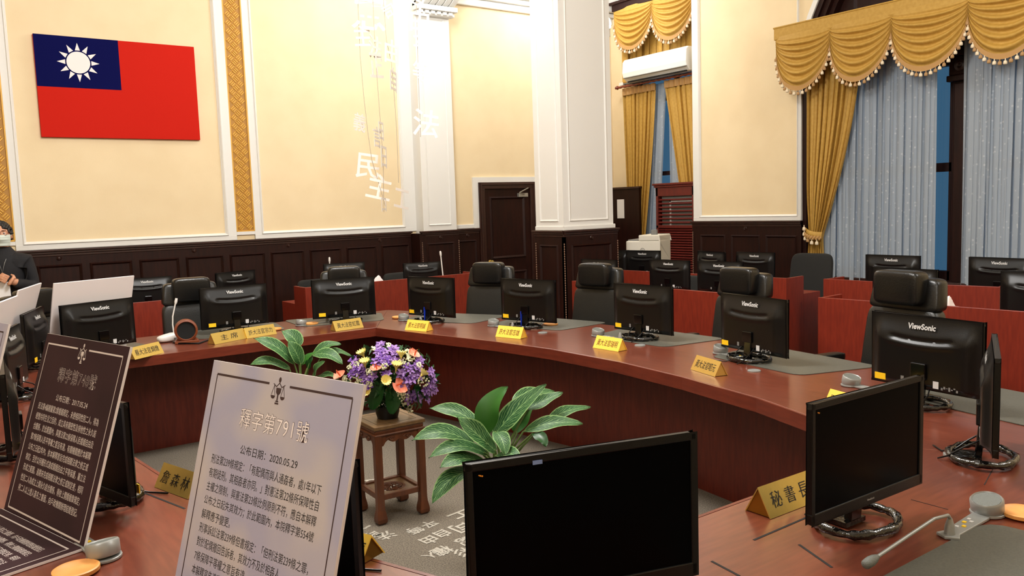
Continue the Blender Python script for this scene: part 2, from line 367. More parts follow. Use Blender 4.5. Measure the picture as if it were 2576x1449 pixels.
b = MB(); b.bx(5.17, 5.76, 0, .34, 4.6, 4.7, MP); b.bx(5.19, 5.74, 0, .10, 4.04, 4.08, MP); b.build('bracket_cap', 'white_paint', pl, bevel=.01)
for k in range(6): MB().bx(5.215+k*.085, 5.27+k*.085, 0, .13, 4.05, 4.09, MP).build('bracket_drop', 'white_paint', pl, bevel=.006)
# cornices of the aisle
def cornice(name, M, u0, u1, z=4.29):
    b = MB(); b.bx(u0, u1, 0, .05, z, z+.09, M); b.bx(u0, u1, 0, .10, z+.09, z+.15, M); b.bx(u0, u1, 0, .17, z+.15, z+.24, M); b.bx(u0, u1, 0, .26, z+.24, z+.34, M); b.bx(u0, u1, 0, .3, z+.34, 5.2, M)
    struct(name, b, 'white_paint', bevel=.012)
cornice('trim_1', MA(), 5.72, 8.68); cornice('trim_2', MBx(9.3, 8.68), 0, 1.84, 4.46)
# door
d1 = struct('door_1', MB().bx(6.27, 7.05, -.01, .02, 0, 1.9, M), 'dark_wood')
for z0, z1 in ((.12, .76), (.93, 1.79)): panel_mb(6.36, 6.96, z0, z1, M, .02, .02, .05).build('panel', 'dark_wood', d1)
b = MB(); b.bx(6.18, 6.275, 0, .05, 0, 1.9, M); b.bx(7.045, 7.15, 0, .05, 0, 1.9, M); b.bx(6.18, 7.15, 0, .05, 1.895, 1.985, M); b.bx(6.2, 6.225, 0, .065, 0, 1.96, M); b.bx(7.1, 7.125, 0, .065, 0, 1.96, M); b.bx(6.2, 7.125, 0, .065, 1.945, 1.965, M)
b.build('door_frame', 'dark_wood_trim', d1, bevel=.006)
kn = MB(); T = M @ Matrix.Translation((6.335, .02, .9)) @ Matrix.Rotation(R(-90), 4, 'X'); kn.lathe([(0, 0), (.03, 0), (.03, .008), (.012, .012), (.012, .035), (.026, .045), (.03, .06), (.022, .074), (0, .078)], 16, T); kn.build('door_knob', 'brass', d1, 50)
b = MB(); b.bx(6.83, 6.99, .02, .07, 1.775, 1.83, M); b.build('door_closer', 'closer_grey', d1, bevel=.006)
MB().tube([M @ Vector((6.92, .075, 1.82)), M @ Vector((6.8, .12, 1.835)), M @ Vector((7.0, .06, 1.9))], .008).build('closer_arm', 'closer_grey', d1)
b = MB(); b.bx(6.1, 6.18, 0, .03, 1.375, 1.985, M); b.bx(6.1, 7.25, 0, .03, 1.985, 2.055, M); b.bx(7.15, 7.25, 0, .03, 1.375, 1.985, M); struct('trim_3', b, 'white_paint')
wainscot(wa, MA(), 7.16, 8.6, [(7.25, 7.65), (7.72, 8.12)], [7.45])
# free-standing column
co = struct('column', MB().bx(5.61, 6.33, 6.8, 7.28, 0, 5.2), 'white_paint')
MC = MA(0, 6.8); MD = MBx(7.28, 5.61)
for a, b_, Mx in ((5.69, 6.25, MC), (.08, .40, MD)): moulding(co, Mx, a, b_, 1.47, 4.9, .022, .012)
b = MB(); b.bx(5.595, 6.345, -.01, .02, 1.375, 1.42, MC); b.bx(0, .5, 0, .015, 1.375, 1.42, MD); b.build('white_band', 'white_paint', co, bevel=.005)
wainscot(co, MC, 5.58, 6.36, [(5.68, 6.26)], [5.97], d=.035); wainscot(co, MD, 0.0, .515, [(.1, .42)], [], d=.03)
beads(co, MC, 5.583, .037, .2, 1.25); beads(co, MC, 6.357, .037, .2, 1.25); beads(co, MD, .03, .033, .2, 1.25)
# right wall: pier between the windows and the arched window
CY, RA, ZS = 4.07, 1.74, 3.0
def arch_pts(r, n=24): return [(CY+r*math.cos(math.pi*i/n), ZS+r*math.sin(math.pi*i/n)) for i in range(n+1)]
b = MB(); b.bx(XB, XB+.4, 5.81, 7.45, 0, 5.2); b.bx(XB, XB+.4, -5.2, 2.33, 0, 5.2); b.bx(XB, XB+.4, 2.33, 5.81, 0, .72)
ap = arch_pts(RA)
for (y0, z0), (y1, z1) in zip(ap, ap[1:]): b.add([(XB, y0, z0), (XB, y1, z1), (XB, y1, 5.2), (XB, y0, 5.2)], [(0, 1, 2, 3)]); b.add([(XB, y0, z0), (XB, y1, z1), (XB+.4, y1, z1), (XB+.4, y0, z0)], [(0, 1, 2, 3)])
wr = struct('wall_right', b, 'cream')
MR = MBx(0, XB)                        # u = -Y
def py(px, y): d = ray(px, y); return -(O+d*(XB/d.x)).y
pan = [(py(a, 600), py(c, 600)) for a, c in ((1766, 1829), (1843, 1916), (1930, 2009))]
wainscot(wr, MR, -7.46, -5.80, pan, [py(1879, 579)], d=.03, ptop=1.2)
b = MB(); b.bx(-7.45, -7.33, 0, .02, 1.375, 5.2, MR); b.bx(-5.86, -5.81, 0, .02, 1.375, 3.0, MR); b.bx(-7.45, -5.81, 0, .022, 1.375, 1.43, MR); b.build('white_band', 'white_paint', wr, bevel=.005)
moulding(wr, MR, -7.35, -5.85, 1.42, 4.95, .03, .03)
beads(wr, MR, -7.45, .035, .2, 1.25)
b = MB(); a0, a1 = arch_pts(RA), arch_pts(RA+.06)
for i in range(24): b.prism([a0[i], a0[i+1], a1[i+1], a1[i]], XB-.02, XB+.01, Matrix(((0, 0, 1, 0), (1, 0, 0, 0), (0, 1, 0, 0), (0, 0, 0, 1))))
b.build('arch_moulding', 'white_paint', wr)
w1 = tag(bpy.data.objects.new('window_1', None), kind='structure'); C.objects.link(w1)
MY = Matrix(((0, 0, 1, 0), (1, 0, 0, 0), (0, 1, 0, 0), (0, 0, 0, 1)))
b = MB()
for r0, r1, x0, x1 in ((RA-.005, RA-.06, XB+.0, XB+.3), (RA-.06, RA-.12, XB+.04, XB+.3), (RA-.12, RA-.17, XB+.1, XB+.3)):
    p0, p1 = arch_pts(r0), arch_pts(r1)
    for i in range(24): b.prism([p0[i], p0[i+1], p1[i+1], p1[i]], x0, x1, MY)
    for sgn in (-1, 1): b.bx(x0, x1, CY+sgn*r0, CY+sgn*r1, .74, ZS)
b.build('frame', 'dark_wood', w1)
b = MB(); b.bx(XB+.12, XB+.3, CY-.10, CY+.10, .74, 3.0); b.bx(XB+.08, XB+.3, CY-.065, CY+.065, .74, 2.72); b.bx(XB+.05, XB+.3, CY-.13, CY+.13, 2.74, 2.80); b.bx(XB+.06, XB+.3, CY-.11, CY+.11, 2.80, 2.98); b.bx(XB+.02, XB+.3, CY-.16, CY+.16, 2.98, 3.06)
b.build('mullion', 'dark_wood', w1, bevel=.008)
MB().lathe([(0, 0), (.05, 0), (.055, .012), (.03, .02), (.015, .014), (0, .024)], 16, MBx(CY, XB+.06) @ Matrix.Translation((0, 0, 2.89)) @ Matrix.Rotation(R(-90), 4, 'X')).build('carved_boss', 'dark_wood_trim', w1, 40)
for sgn in (-1, 1):
    ya, yb = CY+sgn*.10, CY+sgn*1.58
    b = MB(); b.bx(XB+.18, XB+.26, ya, yb, 1.86, 1.95); b.bx(XB+.18, XB+.26, ya, yb, .74, .84); b.bx(XB+.18, XB+.26, ya, ya+sgn*.05, .74, 3.0); b.bx(XB+.18, XB+.26, yb-sgn*.05, yb, .74, 3.0); b.bx(XB+.18, XB+.26, ya, yb, 2.92, 3.0); b.build('casement', 'dark_wood', w1)
    for z0, z1 in ((.84, 1.86), (1.95, 2.92)): MB().bx(XB+.215, XB+.225, ya+sgn*.05, yb-sgn*.05, z0, z1).build('pane', 'pane_glass', w1)
tp = MB(); q = arch_pts(RA-.16)
tp.prism([(y, z) for y, z in q], XB+.2, XB+.3, MY); tp.build('arch_panel', 'dark_wood', w1)
panel_mb(-5.3, -4.2, 3.1, 4.1, MBx(0, XB+.2), 0, .03, .05).build('panel', 'dark_wood', w1); panel_mb(-3.94, -2.84, 3.1, 4.1, MBx(0, XB+.2), 0, .03, .05).build('panel', 'dark_wood', w1)
b = MB(); b.bx(XB-.06, XB+.3, 2.3, 5.84, .70, .745); b.bx(XB-.03, XB+.1, 2.33, 5.81, 0, .70); b.build('sill', 'dark_wood_trim', w1, bevel=.006)
# aisle window beside the pier
XA = 8.68
b = MB(); b.bx(XA, XA+.3, 8.82, 9.4, 0, 5.2); b.bx(XA, XA+.3, 7.0, 8.82, 4.2, 5.2); b.bx(XA, XA+.3, 7.0, 8.82, 0, .8); w2w = struct('wall_aisle', b, 'cream')
MB().bx(XA-.14, XA-.10, 8.62, 9.28, 0, 1.85).build('wainscot_board', 'dark_wood', w2w); MB().bx(XA-.16, XA-.09, 8.60, 9.29, 1.85, 1.88).build('cap_rail', 'dark_wood_trim', w2w, bevel=.005)
w2 = tag(bpy.data.objects.new('window_2', None), kind='structure'); C.objects.link(w2)
b = MB()
for y in (7.05, 8.06, 8.78): b.bx(XA+.06, XA+.11, y-.03, y+.03, .8, 4.2)
for z in (.84, 2.05, 3.1, 4.16): b.bx(XA+.06, XA+.11, 7.0, 8.82, z-.03, z+.03)
b.build('frame', 'dark_wood', w2)
for y0, y1 in ((7.08, 8.03), (8.09, 8.75)):
    for z0, z1 in ((.88, 2.01), (2.09, 3.06), (3.14, 4.12)): MB().bx(XA+.08, XA+.09, y0, y1, z0, z1).build('pane', 'pane_glass', w2)
# ------------------------------------------------------------------ ring of tables
RIN = [(2.83, 5.74), (2.95, 5.15), (3.1, 4.52), (3.175, 4.0), (3.185, 3.4), (3.13, 2.86), (3.03, 2.32), (2.92, 1.98), (2.75, 1.54)]
ROUT = [(3.42, 6.69), (3.88, 5.6), (4.08, 4.8), (4.17, 4.0), (4.17, 3.3), (4.10, 2.6), (3.98, 2.0), (3.80, 1.45), (3.45, .6)]
mir = lambda p: (3.77-p[0], p[1])
tb = thing('conference_table', 'large ring of red brown wooden conference tables around a grey carpet', 'table', (1.9, 3.6, 0))
TO = Matrix.Translation((-1.9, -3.6, 0))
def top(poly, m, name='tabletop'):
    MB().prism(poly, .705, .75, TO).build(name, m, tb, bevel=.004)
top(RIN+ROUT[::-1], 'table_wood_long'); top([mir(p) for p in RIN]+[mir(p) for p in ROUT[::-1]], 'table_wood_long')
top([RIN[0], ROUT[0], mir(ROUT[0]), mir(RIN[0])], 'table_wood'); top([RIN[-1], ROUT[-1], mir(ROUT[-1]), mir(RIN[-1])], 'table_wood')
def band(pts, flip=1):
    b = MB()
    for (x0, y0), (x1, y1) in zip(pts, pts[1:]):
        dx, dy = x1-x0, y1-y0; L = math.hypot(dx, dy); nx, ny = dy/L*.012*flip, -dx/L*.012*flip
        b.prism([(x0, y0), (x1, y1), (x1+nx, y1+ny), (x0+nx, y0+ny)], .685, .7495, TO)
    return b.build('edge_band', 'table_edge', tb)
inner = RIN+[mir(p) for p in RIN[::-1]]+[RIN[0]]
band(inner, 1)
pin = []
for (x, y), (nx, ny) in zip(RIN, [(.3, .46), (.37, .15), (.38, .1), (.39, .03), (.39, -.02), (.38, -.08), (.37, -.12), (.36, -.16), (.3, -.36)]): pin.append((x+nx, y+ny))
pts = pin+[mir(p) for p in pin[::-1]]+[pin[0]]
for (x0, y0), (x1, y1) in zip(pts, pts[1:]):
    dx, dy = x1-x0, y1-y0; L = math.hypot(dx, dy); nx, ny = -dy/L*.02, dx/L*.02
    MB().prism([(x0, y0), (x1, y1), (x1-nx, y1-ny), (x0-nx, y0-ny)], 0, .705, TO).build('modesty_panel', 'panel_wood', tb)
for pts in ([at(1896, 1359, .75), at(2043, 1296, .75)], [at(302, 1216, .75), at(465, 1280, .75)], [at(1790, 1412, .75), at(1860, 1449, .75)], [at(2010, 1370, .75), at(2093, 1428, .75)], [at(2292, 1257, .75), at(2385, 1282, .75)], [at(2476, 1220, .75), at(2500, 1176, .75)]):
    a, c = pts; d = (c-a).normalized()*.5; n = Vector((-d.y, d.x, 0)).normalized()*(.0035 if pts[0].y > 1.2 and pts[0].x < 2.2 else .0012)
    MB().prism([(p.x, p.y) for p in (a-n, c-n, c+n, a+n)], .7495, .7508, TO).build('seam', 'vent_dark', tb)
for px, yy in ((1365, 838), (1897, 934), (2400, 1146), (1610, 870)):
    p = at(px, yy, .75); MB().lathe([(0, .75), (.034, .75), (.034, .756), (.028, .758), (0, .758)], 20, TO @ Matrix.Translation((p.x, p.y, 0))).build('cable_grommet', 'mic_grey', tb)
# ------------------------------------------------------------------ monitors (screen faces -y, base centre at the origin)
TXT_BACK = Matrix(((-1, 0, 0, 0), (0, 0, 1, 0), (0, 1, 0, 0), (0, 0, 0, 1)))     # lettering readable from +y
TXT_FRONT = Matrix(((1, 0, 0, 0), (0, 0, -1, 0), (0, 1, 0, 0), (0, 0, 0, 1)))    # lettering readable from -y
def make_monitor(label, group, base=True):
    t = thing('monitor', label, 'monitor', group=group)
    Wd, Hh, z0 = .51, .312, .042
    b = MB(); y0, y1 = -.022, -.004
    b.bx(-Wd/2, Wd/2, y0, y1, z0, z0+.028); b.bx(-Wd/2, Wd/2, y0, y1, z0+Hh-.016, z0+Hh); b.bx(-Wd/2, -Wd/2+.014, y0, y1, z0, z0+Hh); b.bx(Wd/2-.014, Wd/2, y0, y1, z0, z0+Hh)
    fr = b.build('bezel', 'black_plastic', t, bevel=.0025)
    MB().bx(-Wd/2+.012, Wd/2-.012, y0+.004, y1, z0+.024, z0+Hh-.012).build('screen', 'screen', t)
    letter('ViewSonic', 'label_white', fr, Matrix.Translation((0, y0-.0006, z0+.013)) @ TXT_FRONT, 'front_logo', w=.034)
    b = MB()
    for dx, dz, r in ((0, 0, .0018), (.0035, -.001, .0018), (-.003, .0012, .0014)): b.ball((-Wd/2+.03+dx, y0+.0035, z0+Hh-.026+dz), (r, .0006, r), 8, 4)
    b.build('brand_mark', 'orange_mark', fr)
    def sm(x): x = max(0, min(1, x)); return x*x*(3-2*x)
    def back(u, v):
        c = 2*u-1; vr = .60+.10*c*c
        e = sm((1-abs(c))/.24); top_ = sm((1-v)/(1-vr)) if v > vr else 1
        y = .002+.030*top_*e*sm(v/.08)
        y -= .009*math.exp(-((v-vr-.075)/.028)**2)*sm((.62-abs(c))/.12)
        y += .004*math.exp(-((v-vr)/.03)**2)*sm((.72-abs(c))/.15)
        return ((u-.5)*(Wd-.006), y-.004, z0+.003+v*(Hh-.006))
    bc = MB().grid(back, 44, 44).build('back_cover', 'black_plastic', t, 60)
    for s in (-1, 1): MB().bx(s*.018, s*.135, .0145, .0165, z0+Hh*.672, z0+Hh*.694).build('vent', 'vent_dark', bc)
    letter('ViewSonic', 'logo_grey', bc, Matrix.Translation((0, .0145, z0+Hh*.865)) @ Matrix.Rotation(R(14), 4, 'X') @ TXT_BACK, 'logo', w=.128, h=.026, bold=.03)
    b = MB().bx(-.09, -.065, .0285, .0295, z0+.02, z0+.05); b.build('rating_label', 'label_white', bc)
    b = MB()
    for k in range(7): b.bx(-.1-.011*k, -.108-.011*k, .027, .0285, z0+.018+.006*(k % 3), z0+.028+.007*(k % 2))
    b.bx(.07, .085, .0285, .0295, z0+.028, z0+.05); tag(b.build('rating_print', 'grey_plastic', bc), kind='stuff')
    MB().bx(.16, .214, .0258, .0288, z0+.018, z0+.046).build('sticker', 'yellow_sticker', t)
    b = MB(); b.box((0, .032, .075), (.052, .022, .13), Matrix.Rotation(R(6), 4, 'X')); b.bx(-.035, .035, .01, .04, .1, .16); nk = b.build('neck', 'gloss_black', t, bevel=.004)
    b = MB(); N = 40
    pts = [(.122*math.cos(2*math.pi*k/N), .02+.098*math.sin(2*math.pi*k/N), .0185+.002*math.sin(7*k)) for k in range(N)]
    b.tube(pts, [.0125+.002*math.sin(k*2.7)+.0015*math.sin(k*5.1) for k in range(N)], 8, closed=True); b.bx(-.045, .045, .02, .112, .004, .017)
    b.build('base', 'film_wrap', t, 60)
    for s, pp in ((1, [(.05, .028, .075), (.055, .06, .05), (.03, .10, .02), (.05, .14, .004), (.11, .17, .004)]), (-1, [(-.05, .028, .08), (-.07, .07, .06), (-.06, .12, .02), (-.045, .15, .004)])):
        MB().tube(pp, .003, 6).build('cable', 'black_plastic', t, 60)
    return t
RG = 'monitors on the ring of tables'
mon = make_monitor('black monitor between a white foam board and a brass plate, back seen', RG)
ringm = [((.948, 6.02), 23.2, 'black monitor standing in front of the large upright white foam board'),
 ((1.947, 6.353), .5, 'black monitor behind the chairman brass plate and the round speaker'),
 ((2.786, 6.205), -13.6, 'black monitor on the straight far table, nearest its corner'),
 ((3.281, 5.672), -75.2, 'black monitor just round the far corner, behind a bright yellow plate'),
 ((3.627, 4.844), -75.6, 'second black monitor along the curved table from the far corner'),
 ((3.825, 3.856), -87.8, 'third black monitor along the curved table from the far corner'),
 ((3.722, 2.894), -99.2, 'fourth black monitor along the curved table, behind the red reflecting plate'),
 ((3.416, 1.771), -97.1, 'large looking black monitor at the near end of the curved table'),
 ((2.845, 1.249), 204.8, 'black monitor seen edge-on at the table corner, thin side towards us'),
 ((2.016, 1.203), 178.7, 'black monitor with its dark screen visible beside the secretary plate'),
 ((1.064, 1.248), 164, 'black monitor with dark screen, cut by the picture bottom, silver blue sticker'),
 ((.68, 1.87), -74.6, 'black monitor behind the pale lilac standing text board'),
 ((.405, 2.85), -74.6, 'black monitor propping up the dark purple standing text board'),
 ((.555, 5.80), 72, 'black monitor at the far left table end, white board behind it'),
 ((.345, 4.87), 73, 'black monitor on the left table, nearer of two backed by white boards'),
 ((.238, 3.67), 86.3, 'black monitor at the left picture edge propping a pale text board')]
MONS = []
for k, ((x, y), a, lab) in enumerate(ringm):
    ar = R(a)
    # panel plane passes a little in front of the base centre
    loc = (x+.0*math.sin(ar), y, .75)
    # the back (local +y) must face the ring centre; a gives the direction of local +x seen from the back
    rz = ar+math.pi
    nrm = Vector((-math.sin(rz), math.cos(rz)))
    if nrm.dot(Vector((1.9-x, 3.6-y))) < 0: rz = ar
    sk = ('sticker',) if k in (0, 9, 10) else ()
    if k == 0: mon.location = loc; mon.rotation_euler = (0, 0, rz); mon['label'] = lab; m_ = mon
    else: m_ = dup(mon, loc, rz, lab, RG, 1, sk)
    MONS.append(m_)
    dz = {0: .006, 7: .02, 8: .033, 9: .027, 10: .051}.get(k, 0)
    if dz:
        for c_ in KIDS[m_.name]:
            if c_.name.split('.')[0] in ('bezel', 'screen', 'back_cover', 'sticker'): c_.location.z += dz
            if c_.name.startswith('neck'): c_.scale.z = 1+dz/.13
st = MB().bx(-.118, -.098, -.0235, -.0215, .342+.051, .350+.051).build('foil_sticker', 'foil_sticker', MONS[10])
for k in (3, 4): MB().bx(.0262, .030, .026, .046, .012, .125).build('blue_film', 'blue_strip', MONS[k])
SG = 'monitors on the outer desks'
m2 = dup(mon, (4.56, 8.02, .75), R(-12+180), 'smaller black monitor on the far rear desk near the door', SG, .86, ('sticker',))
outer = [((2.49, 8.02), 17, 'smaller black monitor on the rear desk behind the chairman monitor'),
 ((1.68, 8.04), -2, 'smaller black monitor on the rear desk, partly behind the white foam board'),
 ((3.66, 8.10), -12, 'smaller black monitor hidden behind a chair headrest on the rear desk'),
 ((5.34, 5.96), -80, 'smaller black monitor mostly hidden behind the column side chair'),
 ((6.58, 6.60), -75, 'small black monitor in front of the white printer'),
 ((6.50, 7.02), -75, 'small black monitor beside the column foot, next to the printer monitor'),
 ((5.62, 5.30), -81, 'black monitor before the slatted cabinet, on the second desk row'),
 ((5.68, 4.76), -79, 'black monitor on the second desk row, partly behind a chair headrest'),
 ((6.76, 5.78), -100, 'small black monitor against the pier panelling beside the slatted cabinet'),
 ((6.83, 5.27), -85, 'small black monitor under the wall panelling left of the fabric chair'),
 ((7.06, 3.96), -89, 'black monitor before the sheer curtain left of the window post'),
 ((5.85, 3.19), -93, 'black monitor directly behind the big headrest of the nearest chair'),
 ((7.13, 3.08), -91, 'black monitor before the sheer curtain right of the window post'),
 ((5.97, 2.32), -88, 'black monitor cut by the right picture edge behind a red partition')]
for (x, y), a, lab in outer:
    rz = R(a)+math.pi
    if Vector((-math.sin(rz), math.cos(rz))).dot(Vector((-x, -y))) < 0: rz = R(a)
    s = .98 if x > 5.8 and y < 4.5 else .86
    dup(mon, (x, y, .75 if s > .9 else .80), rz, lab, SG, s, ('sticker',))
p_ = dp(2565, 677, 6.02); sh_ = MB().bx(-.11, .11, -.06, .06, 0, .012).build('paper_pad', 'paper', None, bevel=.001); sh_.location = (6.02, 2.20, 1.1005); sh_.rotation_euler = (0, 0, R(90)); tag(sh_, 'white paper pad lying on top of the monitor at the right picture edge', 'paper')
# ------------------------------------------------------------------ chairs (sitter faces -y)
def make_exec():
    t = thing('executive_chair', 'black leather chair', 'chair', group='leather chairs around the ring')
    MB().cushion((0, 0, .46), (.52, .52, .13), .35).build('seat', 'leather', t, 60)
    def bk(z0, z1, w0, w1, y0, y1, th, nm, m):
        M_ = MB(); M_.cushion((0, 0, 0), (1, 1, 1), .26, 28, 16)
        out = []
        for x, y, z in M_.v:
            k = z+.5; ww = w0+(w1-w0)*k; yy = y0+(y1-y0)*k
            out.append((x*ww, yy+y*th-.03*(1-(2*x)**2)*0, z0+(z1-z0)*k))
        M_.v = out; return M_.build(nm, m, t, 60)
    bk(.46, .965, .47, .45, .22, .30, .10, 'backrest', 'leather_soft'); bk(.945, 1.125, .45, .40, .295, .33, .10, 'upper_backrest', 'leather')
    hr = MB(); hr.cushion((0, .245, 1.072), (.285, .12, .19), .30, 28, 16); hr.build('headrest', 'leather', t, 60)
    for s in (-1, 1):
        a = MB(); a.cushion((s*.29, -.02, .66), (.075, .30, .05), .4); a.build('armrest', 'leather', t, 60)
        MB().tube([(s*.29, .1, .65), (s*.30, .14, .52), (s*.25, .12, .44)], .02).build('arm_post', 'gloss_black', t, 60)
    MB().lathe([(.03, .08), (.03, .40), (.12, .41), (.12, .42)], 12).build('gas_column', 'gloss_black', t, 40)
    b = MB()
    for k in range(5):
        q = 2*math.pi*k/5; b.tube([(0, 0, .11), (.28*math.cos(q), .28*math.sin(q), .075)], [.03, .018])
    b.build('base', 'gloss_black', t, 50)
    for k in range(5):
        q = 2*math.pi*k/5; MB().lathe([(.0, -.02), (.028, -.02), (.03, 0), (.028, .02), (0, .02)], 10, Matrix.Translation((.28*math.cos(q), .28*math.sin(q), .03)) @ Matrix.Rotation(R(90), 4, 'X')).build('caster', 'gloss_black', t, 50)
    return t
ex = make_exec()
chairs = [((1.76, 6.86), -4, 'black leather chair with headrest behind the chairman monitor'),
 ((3.08, 6.84), -22, 'black leather chair with square headrest behind the corner monitor'),
 ((4.10, 6.02), -58, 'black leather chair with headrest in front of the dark door'),
 ((4.50, 5.05), -76, 'black leather chair with headrest in front of the white column'),
 ((4.74, 3.78), -90, 'black leather chair with shiny headrest behind the fourth curved-table monitor'),
 ((4.56, 2.50), -99, 'largest looking black leather chair, brownish sheen on its headrest'),
 ((.66, 6.88), 24, 'black leather chair behind the two leaning white boards at far left')]
for k, ((x, y), a, lab) in enumerate(chairs):
    # pivot is the seat; the backrest sits .26 behind it
    q = R(a); px, py_ = x+.26*math.sin(q), y-.26*math.cos(q)
    if k == 0: ex.location = (px, py_, 0); ex.rotation_euler = (0, 0, q); ex['label'] = lab
    else: dup(ex, (px, py_, 0), q, lab, None, 1.04 if k == 5 else 1)
def make_fabric():
    t = thing('office_chair', 'x', 'chair', group='plain chairs at the outer desks')
    MB().cushion((0, 0, .46), (.48, .48, .10), .4).build('seat', 'fabric_black', t, 60)
    M_ = MB(); M_.cushion((0, .24, .80), (.46, .07, .52), .3, 28, 16); M_.v = [(x*(1-.1*(z-.8)), y+.14*(z-.6)+.18*x*x*-1, z) for x, y, z in M_.v]; M_.build('backrest', 'fabric_black', t, 60)
    MB().tube([(0, .0, .42), (0, .2, .42), (0, .27, .62)], .022).build('back_bar', 'gloss_black', t, 60)
    MB().lathe([(.03, .08), (.03, .42)], 12).build('gas_column', 'gloss_black', t, 40)
    b = MB()
    for k in range(5):
        q = 2*math.pi*k/5; b.tube([(0, 0, .10), (.28*math.cos(q), .28*math.sin(q), .04)], [.03, .02])
    b.build('base', 'gloss_black', t, 50); return t
fb = make_fabric()
fch = [((7.28, 5.08), -84, 'plain dark fabric chair standing before the gold curtain foot'), ((4.63, 8.45), 10, 'plain grey chair top peeping over the rear partition'),
 ((3.56, 8.47), 0, 'plain grey chair top behind the corner monitor, by the dark panelling'), ((5.93, 5.50), -84, 'plain grey chair top between two monitors of the second desk row'), ((7.3, 6.02), -84, 'plain grey chair top between two small monitors under the pier panelling')]
for k, ((x, y), a, lab) in enumerate(fch):
    if k == 0: fb.location = (x, y, 0); fb.rotation_euler = (0, 0, R(a)); fb['label'] = lab
    else: dup(fb, (x, y, 0), R(a), lab, None, .86)
# ------------------------------------------------------------------ outer desks with red partitions
def desk(label, a, b_, depth, ends=(1, 1), zt=.92, zd=.75, low_end=None):
    """a-b is the front line (seen from the ring, left to right); the desk lies behind it"""
    a = Vector((*a, 0)); b_ = Vector((*b_, 0)); L = (b_-a).length; ang = math.atan2((b_-a).y, (b_-a).x)
    t = thing('partition_desk', label, 'desk', a, ang, 'red wooden desks with raised fronts')
    MB().bx(0, L, 0, .025, 0, zt).build('front_panel', 'partition_wood', t, bevel=.002)
    MB().bx(.026, L-.026, .026, depth-.002, zd-.03, zd).build('desktop', 'partition_wood', t, bevel=.002)
    for k, e in enumerate(ends):
        if not e: continue
        x = 0 if k == 0 else L-.025
        MB().bx(x, x+.025, .025, .3, 0, zt-.002).build('end_panel', 'partition_wood', t, bevel=.002); MB().bx(x, x+.025, .3, depth, 0, zd).build('low_end_panel', 'partition_wood', t, bevel=.002)
    return t
desk('red brown rear desk behind the chairman chair', (.9, 7.62), (2.35, 7.62), .65, zt=.93)
desk('long red brown rear desk in front of the door wall', (3.02, 7.62), (5.05, 7.62), .65, zt=.93)
desk('red brown desk front below the column side chair', (5.1, 6.08), (5.12, 4.2), .6, zt=.915)
desk('red brown desk with end board between two leather chairs', (5.30, 3.53), (5.33, 3.05), .6, zt=.915)
desk('wide red brown desk front at the right picture edge', (5.37, 2.76), (5.42, 1.3), .6, zt=.915)
desk('red brown back row desk under the white printer', (6.15, 7.0), (6.36, 4.56), .6, zt=.92, ends=(1, 1))
desk('short red brown back row desk before the sheer curtain', (6.49, 4.27), (6.51, 3.55), .6, zt=.92)
desk('red brown back row desk before the window post', (6.53, 3.45), (6.63, 2.86), .6, zt=.92)
# ------------------------------------------------------------------ desk mats, name plates, coasters, microphones
def mat_on(x, y, a, label, d0=.0, d1=.5, wi=.33, wo=.42):
    # local +y points outwards from the ring
    t = MB()
    def rr(pts, r=.05, n=4):
        out = []
        for i in range(len(pts)):
            p, q, s = Vector(pts[i-1]), Vector(pts[i]), Vector(pts[(i+1) % len(pts)])
            u, v = (p-q).normalized()*r, (s-q).normalized()*r
            for k in range(n+1): f = k/n; out.append(tuple(((q+u)*(1-f)**2+2*q*f*(1-f)+(q+v)*f*f)))
        return out
    poly = rr([(-wi, d0), (wi, d0), (wo, d1), (-wo, d1)], .07)
    o = MB().prism(poly, 0, .004).build('desk_mat', 'desk_mat', None, bevel=.001); o.location = (x, y, .7502); o.rotation_euler = (0, 0, a)
    return tag(o, label, 'desk mat', 'grey desk mats let into the ring')
mats = [(.98, 6.05, 23, 'first monitor, by the white foam board'), (1.95, 6.20, 0, 'chairman monitor'), (2.75, 6.15, -14, 'far corner monitor'), (3.30, 5.62, -62, 'monitor behind the first yellow plate'), (3.60, 4.86, -76, 'monitor behind the second yellow plate'), (3.68, 3.86, -88, 'monitor behind the third yellow plate'), (3.60, 2.80, -98, 'monitor behind the red reflecting plate'), (3.42, 1.62, -101, 'large looking near monitor')]
for x, y, a, s in mats: mat_on(x, y, R(a), 'grey leather desk mat under the '+s)
mat_on(1.82, 1.01, R(180), 'grey desk mat at the lower right, beside the goose-neck microphone', 0, .38, .48, .5)
def plate(a, b_, text, label, m='brass', ink='ink', h=.075, dep=.08, frac=.8, th=.5, name='name_plate', sideonly=False, side=None):
    d = b_-a; L = math.hypot(d.x, d.y)
    t = thing(name, label, 'name plate', (a.x, a.y, .7512), math.atan2(d.y, d.x), 'triangular name plates on the ring')
    w_ = .0025
    Mx = Matrix(((0, 0, 1, 0), (1, 0, 0, 0), (0, 1, 0, 0), (0, 0, 0, 1)))
    MB().prism([(0, 0), (dep/2, h), (dep, 0), (dep-.004, 0), (dep/2, h-.006), (.004, 0)], 0, L, Mx).build('tent', m, t)
    MB().prism([(.004, .001), (dep/2, h-.008), (dep-.004, .001)], .004, L-.004, Mx).build('core', side or m, t)
    up = Vector((0, dep/2, h)); fr = frame(Vector((L/2, dep/4, h/2))+Vector((0, -h, dep/2)).normalized()*.0009, (1, 0, 0), up)
    if text: letter(text, ink, t, fr, w=L*frac, h=math.hypot(h, dep/2)*th, bold=.0, shear=.1)
    return t
def pz(x, y): return at(x, y, .7512)
plate(pz(340, 905), pz(413, 887), '蔡大法官烱燉', 'brass name plate at the left end of the straight far table, beside the dark sign', 'brass')
plate(pz(541, 867), pz(622, 851), '主 席', 'brass chairman plate with two large spaced characters', 'brass', frac=.55)
